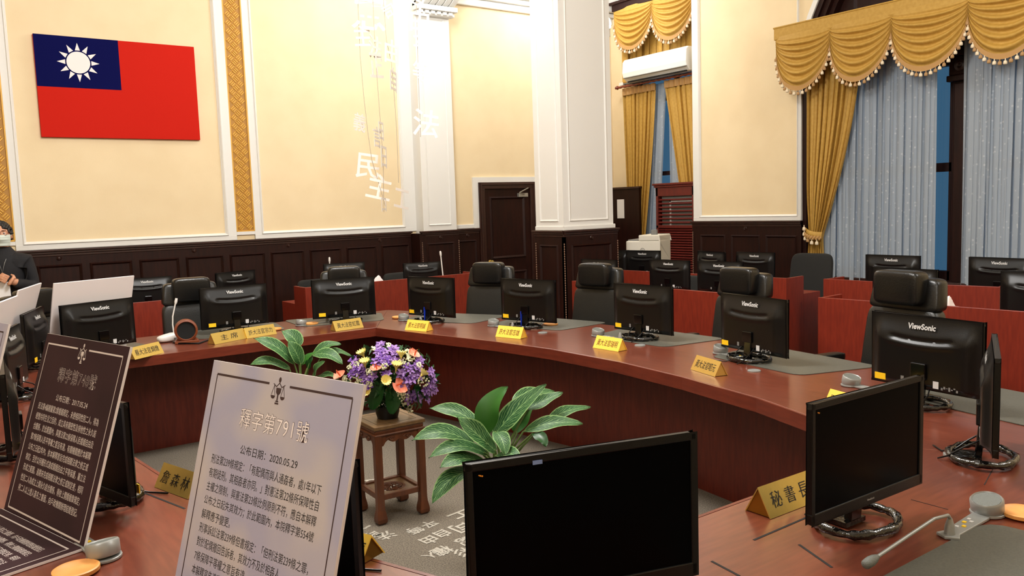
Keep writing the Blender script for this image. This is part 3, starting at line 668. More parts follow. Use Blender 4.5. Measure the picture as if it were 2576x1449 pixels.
plate(pz(622.5, 852), pz(697, 840), '許大法官宗力', 'brass name plate joined to the right of the chairman plate')
plate(pz(845, 834), pz(915, 823.5), '黃大法官虹霞', 'brass name plate right before the far table corner')
plate(pz(1018, 830), pz(1072, 834.5), '蔡大法官明誠', 'name plate gleaming bright yellow nearest the far corner', 'brass_gleam', 'ink_brown')
plate(pz(1246, 847), pz(1309, 853), '許大法官志雄', 'name plate gleaming bright yellow before the second monitor of the curve', 'brass_gleam', 'ink_brown')
plate(pz(1491, 874.5), pz(1555, 885), '黃大法官瑞明', 'name plate gleaming bright yellow before the third monitor of the curve', 'brass_gleam', 'ink_brown')
plate(pz(1737, 929), pz(1798, 948), '黃大法官昭元', 'brass name plate reflecting red, before the fourth monitor of the curve')
plate(pz(2070, 1023), pz(2149, 1047), '呂大法官太郎', 'brass name plate half hidden behind the black screen', 'brass_gleam')
plate(pz(1939, 1306), pz(2064, 1257.5), '秘 書 長', 'large looking brass secretary plate beside the black screen', 'brass', frac=.74, dep=.09, h=.08, side='brass_dark')
plate(pz(388, 1225), pz(472, 1256), '詹 森 林', 'dark looking brass plate left of the pale standing text board', 'brass', frac=.8, side='brass_dark')
plate(at(840, 1410, .7512), pz(905, 1427), '黃 長', 'yellow plate end peeping out at the pale text board foot', 'brass_gleam', 'ink', frac=.9, h=.066, dep=.10, side='brass_dark')
def coaster(x, y, label):
    p = at(x, y, .752); o = MB().lathe([(0, .0), (.05, 0), (.056, .004), (.056, .013), (.052, .015), (.047, .010), (0, .010)], 32).build('coaster', 'coaster', None, 50); o.location = p
    tag(o, label, 'coaster', 'round orange wooden coasters')
for x, y, s in ((1003, 800, 'behind the first yellow plate'), (1385, 818, 'behind the second yellow plate'), (1908, 886, 'behind the red reflecting plate'), (2572, 1297, 'at the right picture edge beside the microphone'), (192, 1441, 'at the lower picture edge below the dark sign'), (690, 830, 'behind the plate joined to the chairman plate'), (1600, 843, 'behind the third yellow plate'), (783, 816, 'beside the far corner monitor')):
    coaster(x, y, 'round orange wooden coaster '+s)
def mic(x, y, x2, y2, label, goose=None, scale=1, group='microphone units on the ring'):
    a = at(x, y, .7515); b_ = at(x2, y2, .7515); ang = math.atan2(b_.y-a.y, b_.x-a.x)
    t = thing('microphone_unit', label, 'microphone', a, ang, group, scale)
    b = MB(); b.prism([(-.045+.05*math.cos(R(q))*.0-.05*math.sin(R(q-90)) if 0 else .045*math.cos(R(q)), .045*math.sin(R(q))) for q in range(30, 331, 20)]+[(.05, -.024), (.22, -.02), (.245, -.03), (.262, 0), (.245, .03), (.22, .02), (.05, .024)], 0, .008)
    b.build('base_plate', 'mic_grey', t, bevel=.002)
    T = Matrix.Translation((0, 0, .012)) @ Matrix.Rotation(R(14), 4, 'Y')
    MB().lathe([(0, -.006), (.038, -.006), (.042, .0), (.043, .03), (.039, .035), (.036, .031), (0, .031)], 28, T).build('speaker_drum', 'mic_grey', t, 50)
    b = MB(); b.lathe([(0, 0.0315), (.0355, .0315), (.0355, .0322), (0, .0322)], 24, T)
    b.build('speaker_mesh', 'mic_mesh', t, 50)
    for k, (cx, m) in enumerate(((.10, 'label_white'), (.115, 'label_white'), (.13, 'yellow_sticker'), (.16, 'yellow_sticker'), (.175, 'label_white'))):
        MB().bx(cx-.005, cx+.005, -.012+.012*(k % 2), -.003+.012*(k % 2), .008, .0105).build('button', m, t)
    MB().lathe([(.014, .006), (.012, .03), (.006, .05)], 14, Matrix.Translation((.235, 0, 0))).build('goose_socket', 'mic_grey', t, 50)
    if goose:
        MB().tube(goose, .0042, 8).build('goose_neck', 'mic_grey', t, 60)
        p, q = Vector(goose[-2]), Vector(goose[-1]); d = (q-p).normalized()
        MB().tube([q-d*.004, q+d*.012, q+d*.03, q+d*.05, q+d*.056], [.006, .0105, .0125, .0115, .006], 12).build('mic_head', 'mic_mesh', t, 60)
    return t
for x, y, x2, y2, s in ((757, 819, 812, 812, 'beside the far corner monitor'), (1241, 820, 1300, 829, 'behind the second yellow plate'), (1504, 845, 1570, 857, 'behind the third yellow plate'), (1812, 889, 1875, 902, 'behind the red reflecting plate'), (2140, 970, 2215, 985, 'behind the half hidden near plate'), (1015, 806, 1060, 812, 'behind the first yellow plate')):
    mic(x, y, x2, y2, 'grey microphone unit with round speaker '+s)
nm = mic(2484, 1292, 2400, 1343, 'grey goose-neck microphone unit bent over the table at the lower right')
inv = nm.matrix_world
a = at(2484, 1292, .7515); b_ = at(2400, 1343, .7515); ang = math.atan2(b_.y-a.y, b_.x-a.x); LI = (Matrix.Translation(a) @ Matrix.Rotation(ang, 4, 'Z')).inverted()
s0 = Vector((.235, 0, .05)); e = LI @ dp(2205, 1402, 1.93); c1 = LI @ dp(2385, 1296, 2.13); c2 = LI @ dp(2350, 1305, 2.10); c3 = LI @ dp(2300, 1338, 2.05)
g = [tuple(s0), tuple(s0*.35+c1*.65+Vector((0, 0, 0))), tuple(c1), tuple(c2), tuple(c3), tuple(c3*.5+e*.5), tuple(e)]
MB().tube(g, .0045, 8).build('goose_neck', 'mic_grey', nm, 60)
q, p = Vector(g[-1]), Vector(g[-2]); d = (q-p).normalized(); MB().tube([q-d*.004, q+d*.012, q+d*.03, q+d*.05, q+d*.056], [.006, .0105, .0125, .0115, .006], 12).build('mic_head', 'mic_mesh', nm, 60)
mic(262, 1404, 215, 1370, 'grey microphone unit with tilted speaker beside the dark sign foot')
# chairman's white unit and round wooden speaker
t = thing('intercom', 'white chairman microphone unit with upright goose-neck beside the round speaker', 'microphone', pz(432, 858), R(5))
M_ = MB(); M_.cushion((0, 0, .03), (.20, .10, .06), .5); M_.v = [(x, y, max(0, z)*(1-.35*(x < 0)*min(1, -x*8))) for x, y, z in M_.v]; M_.build('body', 'white_plastic', t, 60)
MB().tube([(.02, 0, .05), (.015, 0, .12), (.02, .0, .18), (.045, 0, .27)], .005).build('goose_neck', 'white_plastic', t, 60); MB().tube([(.045, 0, .265), (.05, 0, .285), (.056, 0, .31)], [.006, .011, .009], 10).build('mic_head', 'white_plastic', t, 60)
MB().bx(.0, .07, -.052, -.048, .012, .03).build('display', 'grey_plastic', t)
t = thing('round_speaker', 'round black speaker in a brown wooden cradle on the far table', 'speaker', pz(470, 862), R(-12))
T = Matrix.Translation((0, 0, .092)) @ Matrix.Rotation(R(90), 4, 'X')
MB().lathe([(.062, -.03), (.078, -.03), (.08, .0), (.078, .04), (.066, .045), (.062, .04)], 32, T, cap=False).build('wooden_ring', 'speaker_wood', t, 50)
MB().lathe([(0, .030), (.04, .034), (.064, .036), (.064, -.028), (0, -.028)], 32, T).build('speaker_cloth', 'speaker_cloth', t, 50)
b = MB(); b.bx(-.08, .08, -.045, .045, 0, .02); b.prism([(-.075, .02), (.075, .02), (.055, .05), (0, .022), (-.055, .05)], -.03, .03, Matrix(((1, 0, 0, 0), (0, 0, 1, 0), (0, 1, 0, 0), (0, 0, 0, 1)))); b.build('cradle', 'speaker_wood', t, bevel=.003)
q = [pz(436, 862)-t.location, pz(450, 866)-t.location, pz(500, 866)-t.location, pz(530, 855)-t.location, pz(545, 848)-t.location]
MB().tube([Matrix.Rotation(R(12), 3, 'Z') @ (v+Vector((0, 0, .006))) for v in q], .006).build('cable', 'black_plastic', t, 60)
# ------------------------------------------------------------------ standing text boards
RD = Vector((.265, -.965, 0)).normalized(); BK = Vector((.965, .265, 0)).normalized()
def board(label, tr, lean, face, prt, txt, title, date, lines, tfill, Wd=.55, Hh=.566, body_w=.408, back=None, flip=False):
    """tr = top right corner; board local frame: x along the text, y up the board, z out of its face"""
    u = (Vector((0, 0, 1))*math.cos(R(lean))+BK*math.sin(R(lean)))
    F = frame(tr-RD*Wd, RD, u)
    t = thing('text_board', label, 'sign', (0, 0, 0), 0, None); t.matrix_world = F @ Matrix.Translation((0, -Hh+.003, 0)); T = Matrix.Translation((0, Hh, 0))
    MB().bx(0, Wd, 0, Hh, -.008, -.0005).build('foam_core', 'board_white', t)
    MB().bx(.0008, Wd-.0008, .0008, Hh-.0008, -.0005, .0).build('printed_face', face, t)
    b = MB(); z0, z1 = .0002, .0006; L, Rr, Tt, Bt = .027, Wd-.027, Hh-.032, .016
    for x in (L, Rr): b.bx(x-.0014, x+.0014, Bt, Tt, z0, z1)
    b.bx(L, Rr, Bt-.003, Bt+.002, z0, z1); b.bx(L, .237, Tt-.002, Tt+.003, z0, z1); b.bx(.313, Rr, Tt-.002, Tt+.003, z0, z1)
    b.build('border_line', prt, t)
    # scales of justice held by a small figure
    b = MB(); cx, cy = .275, Hh-.042
    def disc(x, y, rx, ry, n=14, a0=0, a1=360): 
        b.prism([(x+rx*math.cos(R(a0+(a1-a0)*k/n)), y+ry*math.sin(R(a0+(a1-a0)*k/n))) for k in range(n+(a1-a0 != 360))], z0, z1)
    disc(cx, cy+.022, .0042, .0062); b.prism([(cx-.009, cy+.004), (cx+.009, cy+.004), (cx+.008, cy-.006), (cx+.0035, cy-.011), (cx-.0035, cy-.011), (cx-.008, cy-.006)], z0, z1)
    b.bx(cx-.002, cx+.002, cy-.024, cy-.009, z0, z1); b.bx(cx-.005, cx+.005, cy-.0275, cy-.0245, z0, z1); b.bx(cx-.0065, cx+.0065, cy-.0325, cy-.029, z0, z1)
    for s in (-1, 1):
        def seg(x0, y0, x1, y1, wd=.0008):
            d = Vector((x1-x0, y1-y0)).normalized(); n = Vector((-d.y, d.x))*wd
            b.prism([(x0-n.x, y0-n.y), (x1-n.x, y1-n.y), (x1+n.x, y1+n.y), (x0+n.x, y0+n.y)], z0, z1)
        seg(cx, cy+.015, cx+s*.010, cy+.006, .001); seg(cx+s*.010, cy+.006, cx+s*.021, cy+.012, .001)
        seg(cx+s*.017, cy+.009, cx+s*.011, cy-.013, .0005); seg(cx+s*.017, cy+.009, cx+s*.024, cy-.013, .0005); disc(cx+s*.0175, cy-.014, .0078, .0075, 10, 180, 360)
    b.build('emblem', prt, t)
    if title:
        letter(title, prt, t, Matrix.Translation((.276, Hh-.12, .0003)), 'title_outline', w=.2538, h=.0468, bold=.018, space=1.1)
        letter(title, tfill or face, t, Matrix.Translation((.276, Hh-.12, .0005)), 'title', w=.252, h=.045, bold=0, space=1.1)
        letter(date, txt, t, Matrix.Translation((.277, Hh-.190, .0003)), 'date_line', w=.212, h=.021, bold=.0)
        for k, s in enumerate(lines):
            full = len(s) >= 22; wd = body_w if full else body_w*len(s)/24.3
            letter(s, txt, t, Matrix.Translation((.064, Hh-.2275-.0319*k, .0003)), 'text_line', w=wd, h=.0225, bold=.0, align='LEFT')
    return t
L791 = ['刑法第239條規定：「有配偶而與人通姦者，處1年以下', '有期徒刑。其相姦者亦同。」對憲法第22條所保障性自', '主權之限制，與憲法第23條比例原則不符，應自本解釋', '公布之日起失其效力；於此範圍內，本院釋字第554號', '解釋應予變更。', '刑事訴訟法第239條但書規定：「但刑法第239條之罪，', '對於配偶撤回告訴者，其效力不及於相姦人', '7條保障平等權之意旨有違', '本解釋宣告違憲']
L748 = ['民法第4編親屬第2章婚姻規定，未使相同性別二人，得為', '經營共同生活之目的，成立具有親密性及排他性之永久結', '合關係，於此範圍內，與憲法第22條保障人民婚姻自由及', '第7條保障人民平等權之意旨有違。有關機關應於本解釋', '公布之日起2年內，依本解釋意旨完成相關法律之修正或', '制定。至於以何種形式達成婚姻自由之平等保護，屬立法', '形成之範圍。逾期未完成相關法律之修正或制定者，相同', '性別二人為成立上開永久結合關係，得依上開婚姻章規定，', '持二人以上證人簽名之書面，向戶政機關辦理結婚登記。']
board('pale lilac board with printed black text leaning on a monitor in front', Vector((.711, 1.511, 1.297)), 15.7, 'sign_light', 'print_dark', 'print_black', '釋字第791號', '公布日期：2020.05.29', L791, 'flag_white')
board('dark purple board with pale text leaning on a monitor', Vector((.467, 2.511, 1.286)), 18, 'sign_dark', 'print_light', 'print_light', '釋字第748號', '公布日期：2017.05.24', L748, None)
board('pale text board only just visible at the left picture edge', at(21, 817, 1.29), 17, 'sign_light', 'print_dark', 'print_black', '', '', [], None)
# the second dark board lying flat at the foot of the standing one
t = thing('text_board', 'dark board with pale text lying flat before the standing dark board', 'sign', (0, 0, 0))
p0 = Vector((.148, 2.983, 0)); p1 = Vector((.298, 2.469, 0)); X_ = (p1-p0).normalized(); Y_ = -BK
F = frame((p1.x, p1.y, .7515), -X_, Y_); F = frame((p0.x, p0.y, .7515), X_, Vector((-X_.y, X_.x, 0)))
n_ = Vector((-X_.y, X_.x, 0)); sgn = 1 if n_.dot(-BK) > 0 else -1
t.matrix_world = Matrix.Translation((p0.x, p0.y, .7515)) @ Matrix.Rotation(math.atan2(X_.y, X_.x), 4, 'Z')
W_ = .545; s = sgn
MB().bx(0, W_, 0, s*.56, 0, .007).build('foam_core', 'board_white', t); MB().bx(.001, W_-.001, s*.002, s*.559, .007, .0076).build('printed_face', 'sign_dark', t)
b = MB(); b.bx(.027, W_-.027, s*.026, s*.031, .0077, .008)
for x in (.027, W_-.027): b.bx(x-.0014, x+.0014, s*.027, s*.53, .0077, .008)
b.build('border_line', 'print_light', t)
for k, q in enumerate(L748[::-1][:7]):
    me = text_mesh(q, w=.40, h=.0225, bold=.0, align='LEFT'); me.transform(Matrix.Translation((.07, s*(.075+.0319*k), .0079)) @ Matrix.Rotation(math.pi if s > 0 else 0, 4, 'X')); link('text_line', me, 'print_light', t)
# white boards seen from the back
def wboard(label, M_, Wd=.565, Hh=.53, away=1):
    # M_: a monitor object; board foot stands behind its screen and the top leans on it
    rz = M_.rotation_euler.z; n = Vector((-math.sin(rz), math.cos(rz), 0)); x = Vector((math.cos(rz), math.sin(rz), 0)); c = Vector(M_.location)
    c.z = .7515; foot = c-n*.165; u = (Vector((0, 0, 1))*math.cos(R(17))+n*math.sin(R(17)))
    t = thing('foam_board', label, 'board'); t.matrix_world = frame(foot, -x, u)
    MB().bx(-Wd/2, Wd/2, 0, Hh, -.004, .004).build('foam_core', 'board_white', t, bevel=.001); MB().bx(-Wd/2, Wd/2, 0, Hh, -.0048, -.004).build('printed_face', 'sign_light', t); return t
wboard('large white foam board, back side, standing behind the first far monitor', MONS[0])
wboard('white foam board leaning at the left, farther of two', MONS[13]); wboard('white foam board leaning at the left, nearer and cut by the picture', MONS[14])
# ------------------------------------------------------------------ flag
t = thing('flag', 'framed red flag with blue corner and white sun on the cream wall', 'flag', (1.08, YA, 2.475))
FT = Matrix(((1, 0, 0, 0), (0, -1, 0, 0), (0, 0, 1, 0), (0, 0, 0, 1)))
MB().bx(0, 1.505, .002, .04, 0, .985, FT).build('red_field', 'flag_red', t, bevel=.003)
MB().bx(0, .755, .04, .0415, .488, .985, FT).build('blue_canton', 'flag_blue', t)
cx, cz = .3775, .737; b = MB(); q = lambda r, a: (cx+r*math.cos(a), cz+r*math.sin(a))
PT = FT @ Matrix(((1, 0, 0, 0), (0, 0, 1, 0), (0, 1, 0, 0), (0, 0, 0, 1)))
b.prism([q(.106, 2*math.pi*k/40) for k in range(40)], .0416, .043, PT); b.build('sun_disc', 'flag_white', t)
for k in range(12):
    a = 2*math.pi*k/12+math.pi/2; MB().prism([q(.119, a-.19), q(.119, a+.19), q(.19, a)], .0416, .043, PT).build('sun_ray', 'flag_white', t)
# ------------------------------------------------------------------ curtains
def sstep(x): x = max(0, min(1, x)); return x*x*(3-2*x)
tas = None
def swag_set(root, M, us, ztop, drop, outd, tw=.05, band_m='gold_cloth', fold=8):
    """scalloped swags between the points us, with fringe and tassels"""
    global tas
    for i, (u0, u1) in enumerate(zip(us, us[1:])):
        wd = u1-u0
        def low(s): return drop*(.30+.70*(4*s*(1-s))**.62) if 0 < s < 1 else drop*.30
        def fn(s, v):
            bot = low(s); c = 1-(2*s-1)**2
            sag = v**1.25
            ph = v*fold*2*math.pi
            fz = math.sin(ph+1.0*math.sin(4*s+2*v)); d = .02+outd*c*(.35+.65*v)+(.024*(abs(fz)**.7*math.copysign(1, fz))*(.25+.75*c))*sstep((v-.12)*5)
            z = ztop-bot*sag
            return (u0+wd*(.5+(s-.5)*(1.04-.04*v)), d, z)
        MB().grid(fn, 30, 80, M).build('swag', band_m, root, 80)
        b = MB()
        def fr(s, v): x, d, z = fn(s, 1.0); return (x, d+.004, z+.012-v*.05)
        b.grid(fr, 30, 3, M); b.build('fringe_band', 'gold_cloth_deep', root, 80)
        n = max(9, int(wd*1.75/.048)); acc = 0; pts = [fn(k/120, 1) for k in range(121)]; Ls = [0]
        for p, r in zip(pts, pts[1:]): Ls.append(Ls[-1]+math.dist(p, r))
        for k in range(n+1):
            L = Ls[-1]*k/n; j = min(range(121), key=lambda q: abs(Ls[q]-L)); p = pts[j]
            if tas is None:
                tas = {}
                for nm in ('tassel_cream', 'tassel_tan'):
                    m_ = MB().lathe([(0, 0), (.004, -.002), (.004, -.018), (.013, -.022), (.016, -.034), (.0165, -.046), (.012, -.052), (0, -.053)], 10).mesh('tassel', 50); m_.materials.append(MT[nm]); tas[nm] = m_
            o = sub('tassel', tas['tassel_cream' if k % 2 else 'tassel_tan'], root, M @ Vector((p[0], p[1]+.004, p[2]-.034)), (0, 0, 0), (1.05,)*3)
def drape(root, M, name, m, uL, uR, z1, z0, pleats, amp, d0, nu=140, nv=40, lean=None, hem=True):
    """uL(v), uR(v): edges along the height, v from the top"""
    def fn(s, v):
        a, c = uL(v), uR(v); q = s*pleats*2*math.pi
        wob = .35*math.sin(2.3*s*pleats+1.7)+.25*math.sin(5.1*s+3*v)
        w2 = 1.1*math.sin(1.9*s*pleats*.9+.6)+.8*math.sin(7.3*s+1); return (a+(c-a)*(s+.012*math.sin(q*2+v*2)), d0+amp*(math.sin(q+wob+w2)+.35*math.sin(2*q+1.3+w2))*(.65+.35*math.sin(4.1*s*pleats*.5+2)), z1+(z0-z1)*v)
    return MB().grid(fn, nu, nv, M).build(name, m, root, 80)
# big window: valance, tied drape and sheers
MV = MBx(0, XB)                        # u = -y
va = thing('valance', 'gold valance of draped swags with tassels over the large window', 'curtain', (0, 0, 0))
us = [-5.95, -5.27, -4.585, -3.84, -3.15, -2.45, -1.8]
b = MB(); b.bx(-5.98, -1.8, .16, .30, 3.43, 3.56, MV); b.bx(-5.99, -1.8, .155, .305, 3.555, 3.575, MV); b.build('valance_band', 'gold_cloth', va, bevel=.01)
MB().bx(-5.96, -1.8, .0, .16, 3.46, 3.55, MV).build('pelmet_board', 'dark_wood', va)
MVv = MV @ Matrix.Translation((0, .27, 0)); swag_set(va, MVv, us, 3.46, .60, .09)
g = thing('drape', 'gold drape gathered by a tieback at the large window', 'curtain', (0, 0, 0))
def tiel(v): return -5.70-.0*v
z1, z0, zt = 3.45, .05, 1.20
vt = (z1-zt)/(z1-z0)
def uL(v): return -5.635+.03*math.exp(-((v-vt)/.10)**2)-.02*sstep((v-vt)/.3)
def uR(v):
    if v < vt: return -4.98-.47*(v/vt)**1.7
    return -5.45+.05*sstep((v-vt)/.2)
drape(g, MV, 'cloth', 'gold_cloth', uL, uR, z1, z0, 9, .032, .14, 220, 60)
b = MB()
b.grid(lambda s, v: (-5.645+.21*s, .165+.05*math.sin(math.pi*s)+.012*math.sin(math.pi*v), 1.30-.07*v-.10*s+.05*s*s), 14, 6, MV); b.build('tieback', 'gold_cloth', g, 60)
for k, (s, dz) in enumerate(((.02, .05), (.12, .0), (.35, -.02), (.6, -.045), (.85, -.05), (.0, .11))): sub('tassel', tas['tassel_cream' if k != 2 else 'tassel_tan'], g, MV @ Vector((-5.645+.21*s, .20+.04*math.sin(3*s), 1.22+dz)), (0, 0, 0), (1.2,)*3)
q = MB()
for k in range(22): q.ball(MV @ Vector((-5.645+.21*k/21, .20+.045*math.sin(math.pi*k/21), 1.225-.085*k/21+.045*(k/21)**2+.012*math.sin(k*2.1))), (.014, .014, .018), 7, 5)
tag(q.build('tieback_ruffle', 'gold_cloth_deep', g, 60, weld=False), kind='stuff')
sh = thing('sheer_curtain', 'pale blue sheer curtain between gold drape and window post', 'curtain', (0, 0, 0))
drape(sh, MV, 'cloth', 'sheer', lambda v: -5.55, lambda v: -4.245, 3.5, .10, 17, .022, .05, 320, 12)
sh = thing('sheer_curtain', 'pale blue sheer curtain to the right of the window post', 'curtain', (0, 0, 0))
drape(sh, MV, 'cloth', 'sheer', lambda v: -3.975, lambda v: -2.5, 3.5, .10, 19, .022, .05, 320, 12)
# aisle window: upper valance, pair of drapes, sheer
MU = MBx(0, XA)
va = thing('valance', 'gold swag valance with dark pelmet over the window in the aisle', 'curtain', (0, 0, 0))
b = MB(); b.bx(-9.01, -7.47, 0, .24, 4.40, 4.50, MU); b.bx(-9.04, -7.47, 0, .27, 4.49, 4.53, MU); b.build('pelmet_board', 'dark_wood', va, bevel=.006)
swag_set(va, MU @ Matrix.Translation((0, .20, 0)), [-8.98, -8.23, -7.48], 4.42, .58, .06, fold=8)
drape(va, MU, 'upper_cloth', 'gold_cloth', lambda v: -8.94, lambda v: -7.47, 4.40, 3.46, 11, .022, .06, 260, 8)
MB().bx(-8.94, -8.82, .09, .13, 3.38, 4.3, MU).build('side_cloth', 'gold_cloth', va, bevel=.02)
def pair(label, l0, r0, l1, r1, pl):
    g = thing('drape', label, 'curtain', (0, 0, 0))
    drape(g, MU, 'cloth', 'gold_cloth', lambda v: l0+(l1-l0)*v, lambda v: r0+(r1-r0)*v**1.25, 3.30, .25, pl, .020, .08, 200, 30)
    MB().grid(lambda s, v: (l0+(r0-l0)*s, +.105+.012*math.sin(s*pl*2*math.pi), 3.31-.10*v), 120, 2, MU).build('heading', 'gold_cloth_deep', g, 80)
pair('gold drape in the aisle window, farther one', -8.96, -8.30, -8.86, -8.70, 8); pair('gold drape in the aisle window, beside the white pier', -8.13, -7.47, -7.60, -7.46, 7)
sh = thing('sheer_curtain', 'narrow pale blue sheer between the two gold aisle drapes', 'curtain', (0, 0, 0))
drape(sh, MU, 'cloth', 'sheer', lambda v: -8.62-.2*v, lambda v: -8.16-.24*v, 3.3, .25, 6, .018, .03, 120, 10)
drape(sh, MU, 'second_cloth', 'sheer', lambda v: -8.10, lambda v: -7.47, 3.3, .25, 6, .015, .03, 120, 10)
r = thing('curtain_rod', 'twisted reddish curtain rod below the air conditioner', 'curtain rod', (0, 0, 0))
b = MB(); b.tube([MU @ Vector((-9.0+.02*k, .155+.004*math.sin(k*1.3), 3.33+.004*math.cos(k*1.3))) for k in range(76)], .017, 8); b.build('rod', 'rod_red', r, 60)
MB().lathe([(0, 0), (.02, .01), (.03, .03), (.02, .05), (.012, .055), (.02, .065), (0, .08)], 12, MU @ Matrix.Translation((-8.98, .155, 3.33)) @ Matrix.Rotation(R(-90), 4, 'Y')).build('finial', 'rod_red', r, 50)
MB().bx(-8.98, -7.47, .03, .12, 3.37, 3.40, MU).build('track', 'grey_plastic', r)
MB().bx(-9.0, -8.92, .0, .13, 3.36, 3.40, MU).build('bracket', 'white_paint', r)
ac = thing('air_conditioner', 'white split air conditioner mounted across the aisle window', 'air conditioner', (0, 0, 0))
MW = MBx(0, 8.56)
prof = [(-.0, .0), (.13, .0), (.20, .06), (.215, .12), (.205, .27), (.17, .31), (0, .31)]
Mx = MW @ Matrix(((0, 0, 1, 0), (1, 0, 0, 0), (0, 1, 0, 3.36), (0, 0, 0, 1)))
MB().prism(prof, -8.72, -7.52, Mx).build('body', 'ac_white', ac, bevel=.012)
MB().bx(-8.66, -7.56, .145, .168, 3.348, 3.366, MW @ Matrix.Translation((0, .0, .0))).build('outlet', 'vent_dark', ac)
for k in range(9): MB().bx(-8.60+.118*k, -8.51+.118*k, .125, .134, 3.324, 3.331, MW).build('vent_slot', 'vent_dark', ac)
MB().bx(-8.70, -7.52, .19, .222, 3.405, 3.41, MW).build('panel_seam', 'grey_plastic', ac)
# ------------------------------------------------------------------ louvred cabinet, printer, bulb, notice
cb = thing('louvred_cabinet', 'tall red brown slatted cabinet before the aisle window', 'cabinet', (8.50, 7.80, 0))
b = MB(); x0 = -.08; b.bx(x0, .06, -.33, .37, 0, .1); 
for y in (.33, -.33): b.bx(x0, .06, y-.0, y+.04, .1, 1.84)
b.bx(x0, .06, -.33, .37, 1.72, 1.84); b.bx(x0, .06, -.33, .37, 1.28, 1.32); b.bx(.045, .06, -.33, .37, .1, 1.84); b.build('carcass', 'red_wood', cb, bevel=.004)
b = MB(); b.bx(x0-.015, .07, -.33, .39, 1.84, 1.87); b.bx(x0-.03, .08, -.33, .41, 1.87, 1.90); b.build('cornice', 'red_wood', cb, bevel=.006)
sl = MB().box((0, 0, 0), (.03, .64, .006), Matrix.Rotation(R(-35), 4, 'Y')).mesh('slat'); sl.materials.append(MT['red_wood'])
for k in range(34): sub('slat', sl, cb, (x0+.018, .02, .12+.0345*k))
for k in range(7): sub('slat', sl, cb, (x0+.018, .02, 1.36+.052*k))
MB().bx(x0+.05, x0+.06, -.32, .30, 1.3, 1.72).build('inner_unit', 'grey_plastic', cb)  # grey device front inside the upper opening
b = MB(); b.bx(x0+.035, x0+.05, .12, .145, 1.30, 1.66); b.bx(x0+.035, x0+.05, -.32, .145, 1.64, 1.67); b.build('inner_pipe', 'label_white', cb)
pt = thing('printer', 'white office printer behind the small aisle monitors', 'printer', (7.16, 7.08, .92), R(-66))
M_ = MB(); M_.bx(-.21, .21, -.2, .2, 0, .27); M_.bx(-.05, .21, -.2, .2, .27, .34); M_.build('body', 'printer_white', pt, bevel=.012)
MB().bx(-.20, -.06, -.16, .18, .27, .285).build('output_tray', 'grey_plastic', pt, bevel=.004); MB().bx(.08, .15, -.12, -.08, .34, .40).build('control_panel', 'grey_plastic', pt, bevel=.004)
MB().lathe([(.024, 0), (.028, 0), (.028, .002), (.024, .002)], 24, Matrix.Translation((0, -.201, .16)) @ Matrix.Rotation(R(90), 4, 'X'), cap=False).build('logo_ring', 'grey_plastic', pt)
letter('hp', 'grey_plastic', pt, Matrix.Translation((0, -.2035, .16)) @ TXT_FRONT, 'logo', w=.03, shear=.3)
MB().bx(-.17, -.14, -.2035, -.2025, .06, .10).build('energy_sticker', 'foil_sticker', pt)
tag(struct('side_table', MB(), 'dark_wood'), 'x') if 0 else None
pd = thing('printer_stand', 'dark stand carrying the white printer', 'table', (7.16, 7.08, 0), R(-66)); MB().bx(-.28, .28, -.25, .25, .87, .919).build('top', 'dark_wood', pd, bevel=.003)
for x in (-.25, .25):
    for y in (-.22, .22): MB().bx(x-.02, x+.02, y-.02, y+.02, 0, .87).build('leg', 'dark_wood', pd)
n_ = MB().bx(0, .003, -.075, .075, 0, .28).build('paper_notice', 'paper'); n_.location = (6.37, 7.02, 1.05); n_.location = (6.372, 6.98, 1.02); n_.rotation_euler = (0, 0, R(0)); tag(n_, 'white paper notice fixed to the dark board just right of the column', 'notice')
n_.location = (8.533, 9.0, 1.42); n_.rotation_euler = (0, 0, 0)
ch = thing('candle_lamp', 'glowing candle bulb of a lamp beside the white column', 'lamp', dp(1532, 72, 9.5))
MB().lathe([(0, .13), (.012, .11), (.022, .075), (.028, .045), (.022, .012), (.012, 0)], 14).build('bulb', 'bulb', ch, 60); MB().lathe([(.013, -.09), (.013, 0), (.02, 0)], 12).build('candle_sleeve', 'white_paint', ch, 50)
MB().tube([(0, 0, -.09), (-.06, .04, -.15), (-.2, .14, -.12), (-.26, .18, .1), (-.26, .18, 1.2)], .008).build('lamp_arm', 'brass', ch, 60)
# tissue boxes and white mics at the outer desks
for (x, y, dep, lab) in ((952, 712, 8.85, 'white tissue box top over the rear red partition'), (2386, 770, 5.5, 'white crumpled tissue over the wide red desk front')):
    p = dp(x, y, dep); t = thing('tissue_box', lab, 'tissue box', (p.x, p.y, .7515)); M_ = MB(); M_.cushion((0, 0, .0675), (.2, .1, .135), .3); M_.build('box', 'white_plastic', t, 60)
    q = MB(); q.grid(lambda s, v: ((s-.5)*.13, (v-.5)*.05, .13+.075*math.sin(math.pi*s)*math.sin(math.pi*v)+.006*math.sin(17*s+9*v)), 14, 8); q.build('tissue', 'flag_white', t, 80)
    t.location.z = .7515 if False else t.location.z
def stem_mic(x0, y0, x1, y1, dep, lab):
    p, q = dp(x0, y0, dep), dp(x1, y1, dep); t = thing('desk_microphone', lab, 'microphone', (p.x, p.y, .752)); L = p.z-.752; v = q-Vector((p.x, p.y, .752))
    MB().bx(-.06, .06, -.05, .05, 0, .03).build('base', 'white_plastic', t, bevel=.006); e = v; d = e.normalized()
    MB().tube([(0, 0, .03), e*.5, e], .007, 8).build('goose_neck', 'white_plastic', t, 60); MB().tube([e, e+d*.02, e+d*.05, e+d*.06], [.008, .012, .011, .005], 10).build('mic_head', 'white_plastic', t, 60)
stem_mic(1117, 697, 1109, 645, 9.0, 'white goose-neck microphone beside the rear monitor near the door'); stem_mic(829, 690, 829, 660, 9.3, 'white microphone tip above the square headrest')
